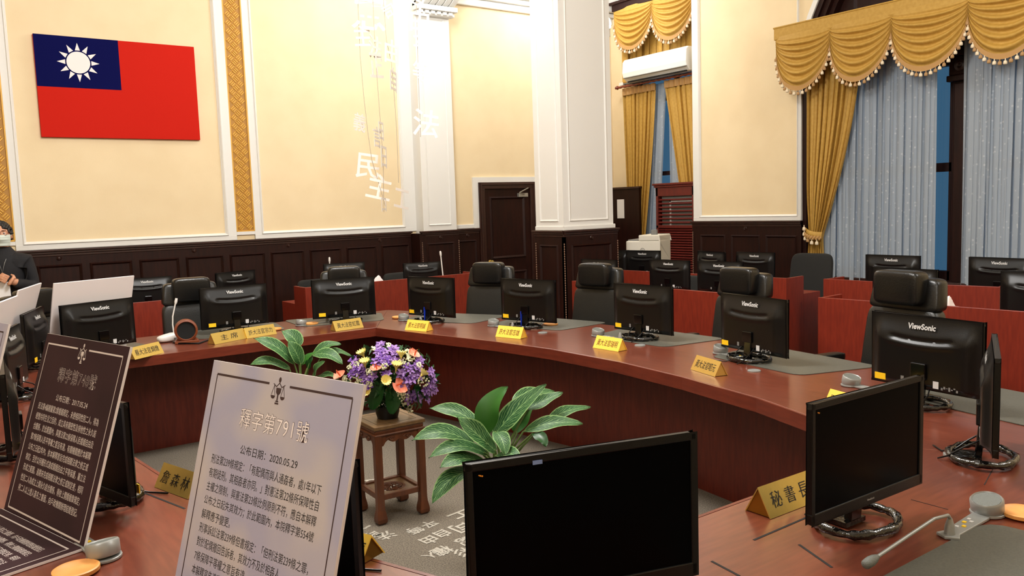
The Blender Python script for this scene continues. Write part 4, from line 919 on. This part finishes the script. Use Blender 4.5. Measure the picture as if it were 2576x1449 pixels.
# ------------------------------------------------------------------ flower stand
SX, SY, SH, SS = 1.997, 3.964, .53, .30
t = thing('flower_stand', 'small square carved wooden stand with a fretwork lower shelf', 'stand', (SX, SY, 0), -2.388+math.pi/4)
h = SS/2
b = MB(); b.bx(-h, h, -h, h, SH-.022, SH); b.build('top', 'stand_top', t, bevel=.004)
b = MB(); b.bx(-h+.008, h-.008, -h+.008, h-.008, SH-.045, SH-.022); b.bx(-h+.0, h-.0, -h+.0, h-.0, SH-.055, SH-.043); b.build('waist', 'stand_wood', t, bevel=.006)
b = MB(); e = .035
for x0, x1, y0, y1 in ((-h+e, h-e, -h+e, -h+e+.002), (-h+e, h-e, h-e-.002, h-e), (-h+e, -h+e+.002, -h+e, h-e), (h-e-.002, h-e, -h+e, h-e)): b.bx(x0, x1, y0, y1, SH-.0002, SH+.0006)
b.build('inlay_line', 'vent_dark', t)
for k in range(4):
    T = Matrix.Rotation(k*math.pi/2, 4, 'Z')
    pr = [(-h+.012, SH-.05)]+[(-h+.012+(SS-.024)*s/20, SH-.082-.016*abs(math.sin(s*math.pi/5))*(1 if 3 < s < 17 else 1.9)) for s in range(21)]+[(h-.012, SH-.05)]
    MB().prism(pr, h-.03, h-.012, T @ Matrix(((1, 0, 0, 0), (0, 0, 1, 0), (0, 1, 0, 0), (0, 0, 0, 1)))).build('apron', 'stand_wood', t)
    for c in (-.05, .05):
        MB().tube([(c+.028*math.cos(a*.5)*math.exp(-a*.09), h-.010, SH-.078+.014*math.sin(a*.5)*math.exp(-a*.09)) for a in range(22)], .0035, 5, T).build('carved_scroll', 'stand_wood', t, 50)
    lx = h-.024
    b = MB(); b.bx(lx-.02, lx+.02, lx-.02, lx+.02, .07, SH-.05, T)
    pf = [(.021, .10), (.022, .075), (.026, .055), (.030, .03), (.029, .012), (.02, 0), (0, 0)]
    b.lathe(pf, 4, T @ Matrix.Translation((lx, lx, 0)) @ Matrix.Rotation(math.pi/4, 4, 'Z') @ Matrix.Diagonal((1.35, 1.35, 1, 1)))
    b.build('leg', 'stand_wood', t, bevel=.005)
b = MB(); s = h-.03
for k in range(4):
    T = Matrix.Rotation(k*math.pi/2, 4, 'Z'); b.bx(-s, s, s-.012, s+.012, .125, .155, T)
b.build('shelf_rail', 'stand_wood', t, bevel=.003)
b = MB(); N = 32; q = [(s*max(-1, min(1, 1.42*math.cos(2*math.pi*(k+.5)/N))), s*max(-1, min(1, 1.42*math.sin(2*math.pi*(k+.5)/N)))) for k in range(N)]
for k in range(N):
    a0, a1 = 2*math.pi*(k+.5)/N, 2*math.pi*(k+1.5)/N; r = .078; i0, i1 = (r*math.cos(a0), r*math.sin(a0)), (r*math.cos(a1), r*math.sin(a1)); b.prism([i0, i1, q[(k+1) % N], q[k]], .132, .145)
b.build('shelf_board', 'stand_top', t)
b = MB()
for k in range(6):
    a = k*math.pi/3
    b.tube([((.012+.011*j)*math.cos(a+j*.35), (.012+.011*j)*math.sin(a+j*.35), .139) for j in range(7)], .005, 6); b.tube([(.048*math.cos(a)+.02*math.cos(j*.9), .048*math.sin(a)+.02*math.sin(j*.9), .139) for j in range(6)], .0045, 6)
b.tube([(.077*math.cos(2*math.pi*k/24), .077*math.sin(2*math.pi*k/24), .139) for k in range(24)], .006, 6, closed=True)
b.build('fretwork', 'stand_wood', t, 50)
# ------------------------------------------------------------------ flower arrangement
def proj_depth(P): return (Vector(P)-O).dot(_f)
FD = proj_depth((SX, SY, SH+.1))
fl = thing('flower_arrangement', 'bowl of purple orchids, yellow gerberas and coral anthuriums on the stand', 'flowers', (SX, SY, SH))
FO = Vector((SX, SY, SH))
MB().lathe([(0, 0), (.055, 0), (.064, .03), (.066, .07), (.06, .075), (0, .07)], 24).build('pot', 'pot_black', fl, 50)
def dome(px, py_, k=1.0):
    rx, ry = (px-985)/118, (py_-950)/88; r = min(1, rx*rx+ry*ry)
    return dp(px, py_, FD-.20*math.sqrt(1-r)*k+.04)-FO
def outn(p): return (p-Vector((0, 0, .12))).normalized()
def place(name, me, p, n, s=1, spin=0, par=None, tilt=None):
    n = (n+Vector((-.35, -.62, .35))*.6).normalized(); o = sub(name, me, par or fl, p, (0, 0, 0), (s,)*3)
    o.rotation_euler = (n.to_track_quat('Z', 'Y').to_matrix().to_4x4() @ Matrix.Rotation(spin, 4, 'Z')).to_euler(); return o
def petal(b, L, wd, a, lift=.2, base=.0, cup=0, n=4):
    vs = []
    for j in range(n+1):
        f = j/n; r = base+L*f; hw = wd*math.sin(math.pi*(.12+.80*f))*(1-.25*f); z = lift*L*f+cup*f*f
        for s in (-1, 0, 1): vs.append((r*math.cos(a)-s*hw*math.sin(a), r*math.sin(a)+s*hw*math.cos(a), z+abs(s)*hw*.25))
    b.add(vs, [(3*j+k, 3*j+k+1, 3*j+k+4, 3*j+k+3) for j in range(n) for k in (0, 1)])
def orchid(m):
    b = MB()
    for k in range(5): petal(b, .021, .0075, 2*math.pi*k/5+.3, .15, .002)
    petal(b, .010, .005, 4.9, .8, .0); b.ball((0, 0, .004), (.003, .003, .005), 6, 4)
    me = b.mesh('orchid', 60); me.materials.append(MT[m]); return me
om = [orchid('orchid'), orchid('orchid_pale')]
b = MB()
for k in range(24): petal(b, .023, .0072, 2*math.pi*k/24, .75+.2*(k % 2), .005, .006)
gm = b.mesh('gerbera', 60); gm.materials.append(MT['gerbera'])
gc = MB().lathe([(0, .004), (.008, .006), (.009, .003), (.004, -.01), (.003, -.03)], 12).mesh('gerbera_core', 50); gc.materials.append(MT['gerbera_core'])
for x, y, n2 in ((913, 893, (-.4, 0, .9)), (918, 916, (-.2, -.2, .9)), (997, 924, (0, -.3, .95)), (1009, 896, (.1, 0, .95)), (1061, 943, (.6, 0, .6)), (968, 959, (-.1, -.8, .4)), (925, 987, (-.5, -.4, .4))):
    p = dome(x, y, 1.1); o = sub('gerbera', gm, fl, p, Vector(n2).to_track_quat('Z', 'Y').to_euler(), (1.05,)*3); sub('gerbera_core', gc, o)
def spathe():
    def fn(s, v):
        th = (s-.5)*2; r = .046*v; wd = .034*math.sin(math.pi*min(1, .08+.86*v))**.7*(1.25-.6*v)
        notch = .012*(1-abs(th))*max(0, 1-v*4)
        return (th*wd, -.012+.058*v-abs(th)*.012*max(0, 1-v*2.2), .010*(th*th)-.006*math.sin(math.pi*v))
    me = MB().grid(fn, 10, 10).mesh('anthurium', 60); me.materials.append(MT['anthurium']); return me
am = spathe(); sm_ = MB().tube([(0, 0, 0), (0, .006, .02), (0, .004, .036)], [.0042, .004, .002], 8).mesh('spadix', 60); sm_.materials.append(MT['spadix'])
for x, y, n2, sp, s in ((856, 945, (-.5, -.1, .8), 1.4, 1.1), (948, 928, (-.2, -.3, .9), .8, .9), (1000, 968, (.1, -.75, .5), -2.6, 1.25), (1043, 893, (.2, -.55, .7), -.2, 1.0)):
    p = dome(x, y, 1.15); o = sub('anthurium', am, fl, p, (Vector(n2).to_track_quat('Z', 'Y').to_matrix().to_4x4() @ Matrix.Rotation(sp, 4, 'Z')).to_euler(), (s,)*3); sub('spadix', sm_, o)
rf = random.Random(3)
cl = [(900, 350), (850, 450), (1020, 470), (1080, 280), (870, 240), (430, 460), (480, 650), (560, 640), (640, 800), (730, 770), (950, 690), (1280, 560), (1420, 570), (1350, 740), (1200, 680), (1640, 680), (1720, 790), (1690, 870), (1400, 1020), (1440, 1060), (1350, 1080), (1560, 960), (1650, 980), (1600, 1080), (1500, 470), (1300, 800), (900, 420), (960, 520), (1090, 390), (790, 500), (840, 330), (400, 690), (1480, 700), (1250, 880), (1720, 930), (690, 880), (500, 590), (600, 720), (1340, 620), (1160, 500)]
for k, (cx, cy) in enumerate(cl):
    for j in range(3):
        x, y = 820+(cx+rf.uniform(-45, 45)*(j > 0))/6.3, 830+(cy+rf.uniform(-45, 45)*(j > 0))/6.3
        p = dome(x, y, 1.0+.06*rf.random()); place('orchid', om[1 if cx > 1350 or cy < 300 or j else 0], p, outn(p), .95+.45*rf.random(), rf.uniform(0, 6))
b = MB()
for cx, cy, r in ((750, 300, 40), (990, 240, 40), (930, 580, 60), (690, 660, 60), (1250, 500, 90), (1350, 430, 70), (1550, 820, 90), (1230, 1020, 90), (1250, 1120, 90), (1330, 1250, 60), (300, 770, 50), (450, 770, 80), (530, 820, 60), (690, 850, 50), (810, 1180, 40), (380, 580, 45), (480, 540, 50), (1290, 350, 45), (1470, 560, 45), (1180, 970, 60)):
    for j in range(26):
        a = rf.uniform(0, 6.28); q = r*math.sqrt(rf.random()); p = dome(820+(cx+q*math.cos(a))/6.3, 830+(cy+q*math.sin(a))/6.3, 1.05+.05*rf.random()); b.ball(p, .0042+.0018*rf.random(), 6, 4)
tag(b.build('filler_blossom', 'filler_white', fl, 60, weld=False), kind='stuff')
b = MB()
for k in range(520):
    x, y = 985+rf.uniform(-112, 112), 950+rf.uniform(-80, 95)
    if ((x-985)/112)**2+((y-950)/92)**2 > 1: continue
    p = dome(x, min(y, 1022), .70+.2*rf.random()); n = outn(p); d = Vector((rf.uniform(-1, 1), rf.uniform(-1, 1), rf.uniform(-.3, 1))).normalized(); c = d.cross(n).normalized(); L = .022+.016*rf.random()
    b.add([p-d*L, p+c*L*.35+n*.006, p+d*L, p-c*L*.35+n*.006], [(0, 1, 2), (0, 2, 3)])
for k in range(40):
    a = rf.uniform(0, 6.28); b.tube([(0, 0, .06), Vector((.05*math.cos(a), .05*math.sin(a), .13)), Vector((.12*math.cos(a), .12*math.sin(a), .2+.1*rf.random()))], .0022, 4)
tag(b.build('foliage', 'leaf_deep', fl, weld=False), kind='stuff')
lf = MB().grid(lambda s, v: ((s-.5)*2*.042*math.sin(math.pi*min(1, .12+.86*v))**.6, -.075+.15*v, .02*(s-.5)**2*4-.02*v*v), 8, 10).mesh('broad_leaf', 60); lf.materials.append(MT['leaf_deep'])
for x, y, n2, sp in ((988, 1006, (-.3, -.9, .15), 3.0), (948, 1000, (-.8, -.5, .2), 2.7), (1052, 1000, (.6, -.6, .1), -2.6)):
    o = sub('broad_leaf', lf, fl, dome(x, y, 1.0), (Vector(n2).to_track_quat('Z', 'Y').to_matrix().to_4x4() @ Matrix.Rotation(sp, 4, 'Z')).to_euler())
# ------------------------------------------------------------------ striped plants
def leaf(root, stem0, pb, pm, ptip, wd, m='leaf_striped', droop=0, vee=.22, nrm=None):
    pb, pm, ptip = Vector(pb), Vector(pm), Vector(ptip); N = 12; view = (O-(pb+root.location)).normalized(); vs = []; uvs = []; fs = []
    for j in range(N+1):
        f = j/N; c = pb*(1-f)**2+2*pm*f*(1-f)+ptip*f*f; tg = (2*(pm-pb)*(1-f)+2*(ptip-pm)*f).normalized()
        n = (view*.7+Vector((0, 0, .8))); n = (n-tg*n.dot(tg)).normalized(); s = tg.cross(n).normalized()
        hw = wd/2*max(0.0, math.sin(math.pi*min(1, .03+.97*f**.9)))**.75
        for k in (-2, -1, 0, 1, 2):
            vs.append(c+s*hw*k/2+n*abs(k)/2*hw*vee+n*.006*math.sin(9*f+k)*(abs(k) == 2)); uvs.append((.5+k/4, f))
    for j in range(N): fs += [(5*j+k, 5*j+k+1, 5*j+k+6, 5*j+k+5) for k in range(4)]
    me = bpy.data.meshes.new('leaf'); me.from_pydata([tuple(v) for v in vs], [], fs); uv = me.uv_layers.new(name='UVMap')
    for l in me.loops: uv.data[l.index].uv = uvs[l.vertex_index]
    me.shade_smooth(); o = link('leaf', me, m, root)
    q = pb+(Vector(stem0)-pb)*.5+Vector((0, 0, .01)); MB().tube([stem0, q, pb, pb*.9+pm*.1], [.007, .006, .0045, .003], 6).build('leaf_stem', 'stem_green', o, 60)
    return o
def plant(label, px, py_, dep, zroot, leaves, pot_m):
    p = dp(px, py_, dep); root = thing('potted_plant', label, 'plant', (p.x, p.y, 0)); zr = p.z; L = root.location
    MB().lathe([(0, 0), (.075, 0), (.10, zr-.05), (.105, zr-.05), (.105, zr-.035), (.095, zr-.035), (.09, zr-.06), (0, zr-.06)], 24).build('pot', pot_m, root, 50)
    MB().lathe([(0, zr-.059), (.09, zr-.059), (.088, zr-.05), (0, zr-.045)], 20).build('soil', 'leaf_soil', root, 50)
    k = dep/FPX
    for i, (b_, m_, t_, wpx, dd, mm) in enumerate(leaves):
        leaf(root, Vector((.02*math.cos(i*2.4), .02*math.sin(i*2.4), zr-.05)), dp(*b_, dep+dd*.35)-L, dp(*m_, dep+dd*.8)-L, dp(*t_, dep+dd)-L, wpx*k*1.12, mm)
    return root
S_, P_, D_ = 'leaf_striped', 'leaf_plain', 'leaf_deep'
plant('striped leafy pot plant behind the black screen in front', 1252, 1165, 3.75, .3, [
 ((1222, 1095), (1216, 1020), (1277, 972), 58, -.02, P_), ((1205, 1076), (1160, 1022), (1079, 1027), 40, .10, S_), ((1192, 1122), (1120, 1060), (1036, 1108), 46, -.10, S_),
 ((1247, 1135), (1205, 1095), (1150, 1050), 56, -.14, S_), ((1240, 1098), (1290, 1035), (1374, 966), 52, .02, S_), ((1300, 1090), (1302, 1045), (1350, 1000), 44, .1, P_), ((1325, 1032), (1370, 1004), (1416, 987), 34, .08, S_),
 ((1374, 1062), (1420, 1026), (1486, 1024), 30, .12, S_), ((1316, 1086), (1390, 1052), (1466, 1066), 38, -.04, S_), ((1340, 1090), (1368, 1098), (1374, 1124), 26, -.1, D_),
 ((1224, 1142), (1150, 1098), (1078, 1152), 38, -.16, S_), ((1222, 1168), (1160, 1135), (1106, 1177), 44, -.2, S_), ((1200, 1186), (1130, 1180), (1086, 1268), 46, -.22, S_),
 ((1246, 1086), (1268, 1100), (1272, 1146), 36, -.18, S_), ((1248, 1146), (1288, 1126), (1308, 1162), 34, -.22, S_), ((1290, 1010), (1330, 985), (1395, 985), 40, .16, S_)], 'pot_green')
plant('striped leafy pot plant before the far table, above the pale board', 757, 985, 5.0, .3, [
 ((740, 914), (700, 862), (638, 851), 34, -.08, S_), ((756, 916), (748, 884), (724, 858), 34, -.06, S_), ((748, 872), (748, 848), (708, 832), 40, .0, S_), ((783, 898), (822, 858), (858, 866), 24, .04, S_),
 ((786, 893), (830, 880), (862, 916), 32, -.08, S_), ((810, 888), (850, 876), (884, 896), 17, .08, S_), ((728, 928), (672, 894), (628, 918), 26, -.1, S_), ((757, 920), (772, 894), (802, 884), 16, -.02, P_),
 ((790, 947), (792, 926), (816, 908), 26, -.1, S_), ((772, 928), (778, 912), (786, 898), 18, -.04, D_), ((798, 946), (830, 936), (852, 953), 16, -.1, S_)], 'pot_green')
# ------------------------------------------------------------------ pale lettering on the carpet
cp = bpy.data.objects['floor']
def floor_word(chars, sz, me_par):
    for ch, x, y in chars:
        pass
def fch_(ch, x, y, x2, y2, sz):
    p, q = at(x, y, .002), at(x2, y2, .002); d = (q-p); d.z = 0; d.normalize()
    letter(ch, 'carpet_pale', cp, frame(p, d, Vector((-d.y, d.x, 0))), 'carpet_lettering', h=sz, bold=.02)
for ch, x, y, dx, dy, sz in (('自', 1113, 1342, -38, 15, .095), ('由', 1080, 1358, -38, 15, .095), ('平', 1078, 1318, -38, 17, .085), ('等', 1044, 1334, -38, 17, .09), ('權', 1112, 1385, -38, 16, .10), ('人', 1082, 1397, -38, 16, .07),
  ('上', 1166, 1296, -38, 15, .13), ('司', 1162, 1326, -38, 15, .12), ('認', 1172, 1360, -38, 15, .10), ('彩', 1168, 1388, -38, 15, .10), ('憲', 908, 1325, -38, 15, .09), ('法', 970, 1347, -38, 15, .10), ('正', 926, 1214, -38, 4, .11), ('工', 962, 1206, -38, 4, .08), ('政', 936, 1345, -38, 15, .08)):
    fch_(ch, x, y, x+dx, y+dy, sz)
# ------------------------------------------------------------------ hanging strings of paper characters
def mobile(label, pts, dep, chars):
    a = dp(*pts[0], dep); t = thing('hanging_character_string', label, 'hanging decoration', a, 0, 'strings of white cut-out characters')
    P = [dp(x, y, dep)-a for x, y in pts]; top_ = Vector((P[0].x, P[0].y, 5.19-a.z)); MB().tube([top_]+P, .0022, 5).build('thread', 'thread', t)
    for ch, x, y, hpx, yaw, tilt in chars:
        p = dp(x, y, dep)-a; me = text_mesh(ch, h=hpx*dep/FPX, bold=.012)
        o = link('paper_character', me, 'card_white', t); o.matrix_local = Matrix.Translation(p) @ Matrix.Rotation(R(yaw)-YAW, 4, 'Z') @ Matrix.Rotation(R(tilt), 4, 'Y') @ Matrix.Rotation(R(90), 4, 'X')
        s = o.modifiers.new('thick', 'SOLIDIFY'); s.thickness = .002; me.shade_flat()
mobile('leftmost string of white hanging characters, grey ones at its foot', [(900, 0), (906, 140), (915, 240), (925, 330), (935, 400), (970, 520)], 6.6, [('憲', 930, 32, 84, 12, 6), ('主', 912, 90, 50, 40, -6), ('義', 905, 308, 46, 60, 8), ('民', 926, 418, 62, 25, 8), ('主', 955, 470, 62, 20, 14)])
mobile('string of hanging characters turned edge-on, ending in a pointed loop', [(938, 0), (945, 150), (952, 240), (958, 320), (964, 400), (966, 534)], 6.4, [('法', 945, 120, 60, 66, 4), ('正', 947, 165, 60, 70, -5), ('言', 949, 345, 52, 76, 4), ('日', 959, 330, 46, 80, 2), ('日', 966, 395, 54, 80, 3), ('口', 966, 515, 34, 78, 0)])
mobile('string of hanging characters just left of the pilaster', [(965, 0), (972, 100), (985, 160), (992, 240), (998, 330), (1003, 460)], 6.5, [('司', 980, 30, 34, 30, -30), ('由', 986, 130, 60, 55, 5), ('自', 990, 200, 60, 78, 4), ('工', 1011, 500, 48, 60, 10)])
mobile('string of hanging characters in front of the pilaster', [(1047, 0), (1050, 90), (1052, 190), (1056, 280), (1058, 345)], 6.6, [('自', 1052, -6, 46, 30, 24), ('由', 1056, 50, 58, 24, 4), ('平', 1060, 112, 46, 40, -6), ('等', 1060, 180, 50, 34, 6), ('法', 1072, 310, 68, 18, 8)])
# ------------------------------------------------------------------ the person by the wall
def skin_body(name, verts, edges, radii, m, par, root=0, sub_=2, extra=None):
    me = bpy.data.meshes.new(name); me.from_pydata(verts, edges, []); o = bpy.data.objects.new(name, me); C.objects.link(o)
    sk = o.modifiers.new('skin', 'SKIN'); sk.use_smooth_shade = True
    for i, r in enumerate(radii): v = me.skin_vertices[0].data[i]; v.radius = r if isinstance(r, tuple) else (r, r); v.use_root = (i == root)
    s = o.modifiers.new('sub', 'SUBSURF'); s.levels = s.render_levels = sub_
    dg = bpy.context.evaluated_depsgraph_get(); dg.update(); em = bpy.data.meshes.new_from_object(o.evaluated_get(dg)); bpy.data.objects.remove(o)
    return em
PD = 7.25
pp = dp(3, 600, PD); PX, PY = pp.x, pp.y
ps = thing('person', 'person in black jacket and pale face mask standing by the wall', 'person', (PX, PY, 0), R(-10))
# local frame: faces -y, x to the viewer's right
V = [(0, 0, .90), (0, .01, 1.08), (0, .0, 1.26), (0, .0, 1.37), (0, -.005, 1.42),
     (-.165, .01, 1.31), (-.225, -.03, 1.09), (-.098, -.215, 1.195), (.165, .01, 1.31), (.22, -.01, 1.08), (.06, -.213, 1.147),
     (-.095, 0, .86), (-.105, -.005, .47), (-.11, .02, .08), (-.115, -.12, .03), (.095, 0, .86), (.105, -.005, .47), (.11, .02, .08), (.115, -.12, .03)]
E_ = [(0, 1), (1, 2), (2, 3), (3, 4), (3, 5), (5, 6), (6, 7), (3, 8), (8, 9), (9, 10), (0, 11), (11, 12), (12, 13), (13, 14), (0, 15), (15, 16), (16, 17), (17, 18)]
Rr = [(.11, .08), (.10, .075), (.11, .08), (.075, .06), .045, .055, .045, .032, .06, .045, .032, .08, .055, .042, .035, .08, .055, .042, .035]
body = skin_body('body', V, E_, Rr, 'skin', ps)
hb = MB(); HZ = 1.545
def headf(s, v):
    th, ph = 2*math.pi*s, math.pi*(v-.5); x = .078*math.cos(ph)*math.sin(th); y = -.095*math.cos(ph)*math.cos(th); z = .118*math.sin(ph)
    if z < -.02: k = 1+(z+.02)*2.6; x *= max(.45, k); y = y*max(.6, 1+(z+.02)*1.6)-.006
    fr = max(0, math.cos(th))**6 if math.cos(th) > 0 else 0
    y -= .016*math.exp(-((z+.005)/.02)**2)*math.exp(-(x/.013)**2)*(1 if y < 0 else 0); y += .007*math.exp(-((z-.018)/.012)**2)*math.exp(-((abs(x)-.032)/.018)**2)*(1 if y < 0 else 0)
    return (x, y, HZ+z)
hb.grid(headf, 40, 28); hb.lathe([(.052, 1.38), (.05, 1.44), (.056, 1.50)], 16, cap=True)
for s in (-1, 1): hb.cushion((s*.080, .008, HZ-.005), (.018, .036, .062), .8, 12, 8)
def hand(b, w_, d, up, side):
    w_, d, up = Vector(w_), Vector(d).normalized(), Vector(up).normalized(); c = d.cross(up).normalized(); b.cushion((0, 0, 0), (.085, .03, .085), .6, 12, 8, frame(w_+d*.045, c, -up) @ Matrix.Rotation(R(90), 4, 'X'))
    for k, L in enumerate((.062, .072, .068, .052)):
        o = w_+d*.085+c*(.030-.020*k); b.tube([o-d*.012, o+d*L*.45+up*.004, o+d*L*.75-up*.016, o+d*L*.85-up*.036], [.0095, .009, .0085, .007], 7)
    o = w_+d*.03+c*side*.036; b.tube([o, o+c*side*.018+d*.022-up*.006, o+c*side*.016+d*.045-up*.022], [.012, .0105, .008], 7)
hand(hb, (-.13, -.20, 1.16), (.55, -.25, .6), (.4, -.6, .0), 1); hand(hb, (.10, -.20, 1.12), (-.75, -.25, .5), (.1, -.9, .0), 1)
bm = bmesh.new(); bm.from_mesh(body); hm = hb.mesh('h'); bm.from_mesh(hm); bm.to_mesh(body); bm.free()
bo = link('body', body, None, ps); body.materials.clear(); body.materials.append(MT['skin'])
rm = bo.modifiers.new('join', 'REMESH'); rm.mode = 'VOXEL'; rm.voxel_size = .0065; rm.use_smooth_shade = True
VJ = V[:11]; EJ = E_[:3]+E_[4:10]; RJ = [(.18, .135), (.172, .13), (.19, .135), (.145, .105), .064, .080, .062, .046, .080, .062, .046]
VJ = [tuple(v) for v in VJ]; VJ[7] = (-.118, -.19, 1.165); VJ[10] = (.085, -.19, 1.125); VJ[4] = (0, .01, 1.405); VJ[0] = (0, 0, .82)
tor = MB()
def torso(s, v):
    z = .80+.64*v; a = [(.80, .185, .125), (.95, .168, .118), (1.1, .172, .122), (1.25, .19, .125), (1.34, .165, .108), (1.40, .095, .078), (1.44, .066, .064)]
    for (z0, x0, y0), (z1, x1, y1) in zip(a, a[1:]):
        if z <= z1 or z1 == 1.44: f = min(1, (z-z0)/(z1-z0)); rx, ry = x0+(x1-x0)*f, y0+(y1-y0)*f; break
    return (rx*math.cos(2*math.pi*s), .005+ry*math.sin(2*math.pi*s)-.01*math.sin(9*s+7*z)*.4, z)
tor.grid(torso, 36, 26)
jm = skin_body('jacket', VJ, [(0, 1), (1, 2), (2, 3), (3, 4)]+EJ[3:], RJ, 'jacket', ps); bm = bmesh.new(); bm.from_mesh(jm); tm_ = tor.mesh('t', 60); bm.from_mesh(tm_); bm.to_mesh(jm); bm.free(); jm.materials.clear(); jm.materials.append(MT['jacket']); link('jacket', jm, None, ps)
VT = [(0, 0, .92), (-.095, 0, .84), (-.105, -.005, .47), (-.11, .02, .09), (.095, 0, .84), (.105, -.005, .47), (.11, .02, .09)]
tm = skin_body('trousers', VT, [(0, 1), (1, 2), (2, 3), (0, 4), (4, 5), (5, 6)], [(.16, .12), .095, .07, .06, .095, .07, .06], 'trousers', ps); tm.materials.clear(); tm.materials.append(MT['trousers']); link('trousers', tm, None, ps)
for s in (-1, 1): MB().cushion((s*.112, -.05, .04), (.095, .27, .08), .5).build('shoe', 'trousers', ps, 60)
b = MB(); rh = random.Random(5)
for k in range(330):
    a = rh.uniform(0, 6.28); e = rh.uniform(.12, 1.5); x, y, z = .083*math.cos(e)*math.sin(a), -.099*math.cos(e)*math.cos(a), .118*math.sin(e)
    if y < -.055 and z < .062: continue
    b.cushion((x, y+.006, HZ-.002+z), (.022+.014*rh.random(), .026, .018+.016*rh.random()), .9, 7, 4)
for k in range(40):
    a = rh.uniform(1.6, 4.7); z = rh.uniform(-.035, .03); b.cushion((.079*math.sin(a), -.094*math.cos(a)+.004, HZ+z), (.024, .026, .03), .9, 8, 5)
b.build('hair', 'hair', ps, 70, weld=False)
def maskf(s, v):
    th = (s-.5)*2.3; z = .018-.115*v; k = 1-.22*max(0, v-.45)
    return (.083*math.sin(th)*k, -.006-.104*math.cos(th)*k-.016*math.sin(math.pi*min(1, v*1.3+.1))*math.cos(th)**3+.0015*math.sin(v*26), HZ-.012+z*.86)
mk = MB().grid(maskf, 24, 18).build('mask', 'mask', ps, 80)
for s in (-1, 1): MB().tube([(s*.076, -.05, HZ-.005), (s*.088, -.01, HZ+.004), (s*.09, .015, HZ+.02)], .0018, 5).build('mask_loop', 'mask', mk)
gl = MB()
for s in (-1, 1):
    gl.tube([(s*.033+.026*math.cos(2*math.pi*k/24), -.104, HZ+.018+.023*math.sin(2*math.pi*k/24)) for k in range(24)], .0016, 6, closed=True); gl.tube([(s*.059, -.103, HZ+.022), (s*.08, -.04, HZ+.02), (s*.084, .012, HZ+.012)], .0016, 5)
gl.tube([(-.008, -.105, HZ+.022), (0, -.108, HZ+.025), (.008, -.105, HZ+.022)], .0016, 5); gl.build('glasses', 'glasses', ps)
b = MB()
for s in (-1, 1): b.ball((s*.033, -.083, HZ+.016), (.012, .008, .007), 10, 6)
b.build('eye', 'flag_white', ps, 60)
b = MB()
for s in (-1, 1): b.ball((s*.033, -.0895, HZ+.016), (.005, .003, .005), 8, 6); b.cushion((s*.034, -.094, HZ+.040), (.034, .008, .007), .8, 8, 5)
b.build('brow_and_iris', 'hair', ps, 60)
MB().tube([(-.06, -.02, 1.42), (-.02, -.13, 1.30), (.0, -.145, 1.22), (.02, -.13, 1.30), (.06, -.02, 1.42)], .003, 5).build('lanyard', 'grey_plastic', ps)
MB().bx(-.04, .05, -.165, -.160, .98, 1.14).build('badge_card', 'paper', ps)
mc = thing('hand_microphone', 'black hand microphone held by the masked person', 'microphone', (0, 0, 0)); M_ = Matrix.Translation((PX, PY, 0)) @ Matrix.Rotation(R(-10), 4, 'Z')
MB().tube([M_ @ Vector((-.085, -.225, 1.22)), M_ @ Vector((-.05, -.205, 1.40)), M_ @ Vector((-.045, -.20, 1.42))], [.014, .017, .019], 12).build('handle', 'black_plastic', mc, 60)
b = MB(); b.ball(M_ @ Vector((-.04, -.197, 1.445)), .03, 14, 10); b.build('mic_head', 'mic_mesh', mc, 60)
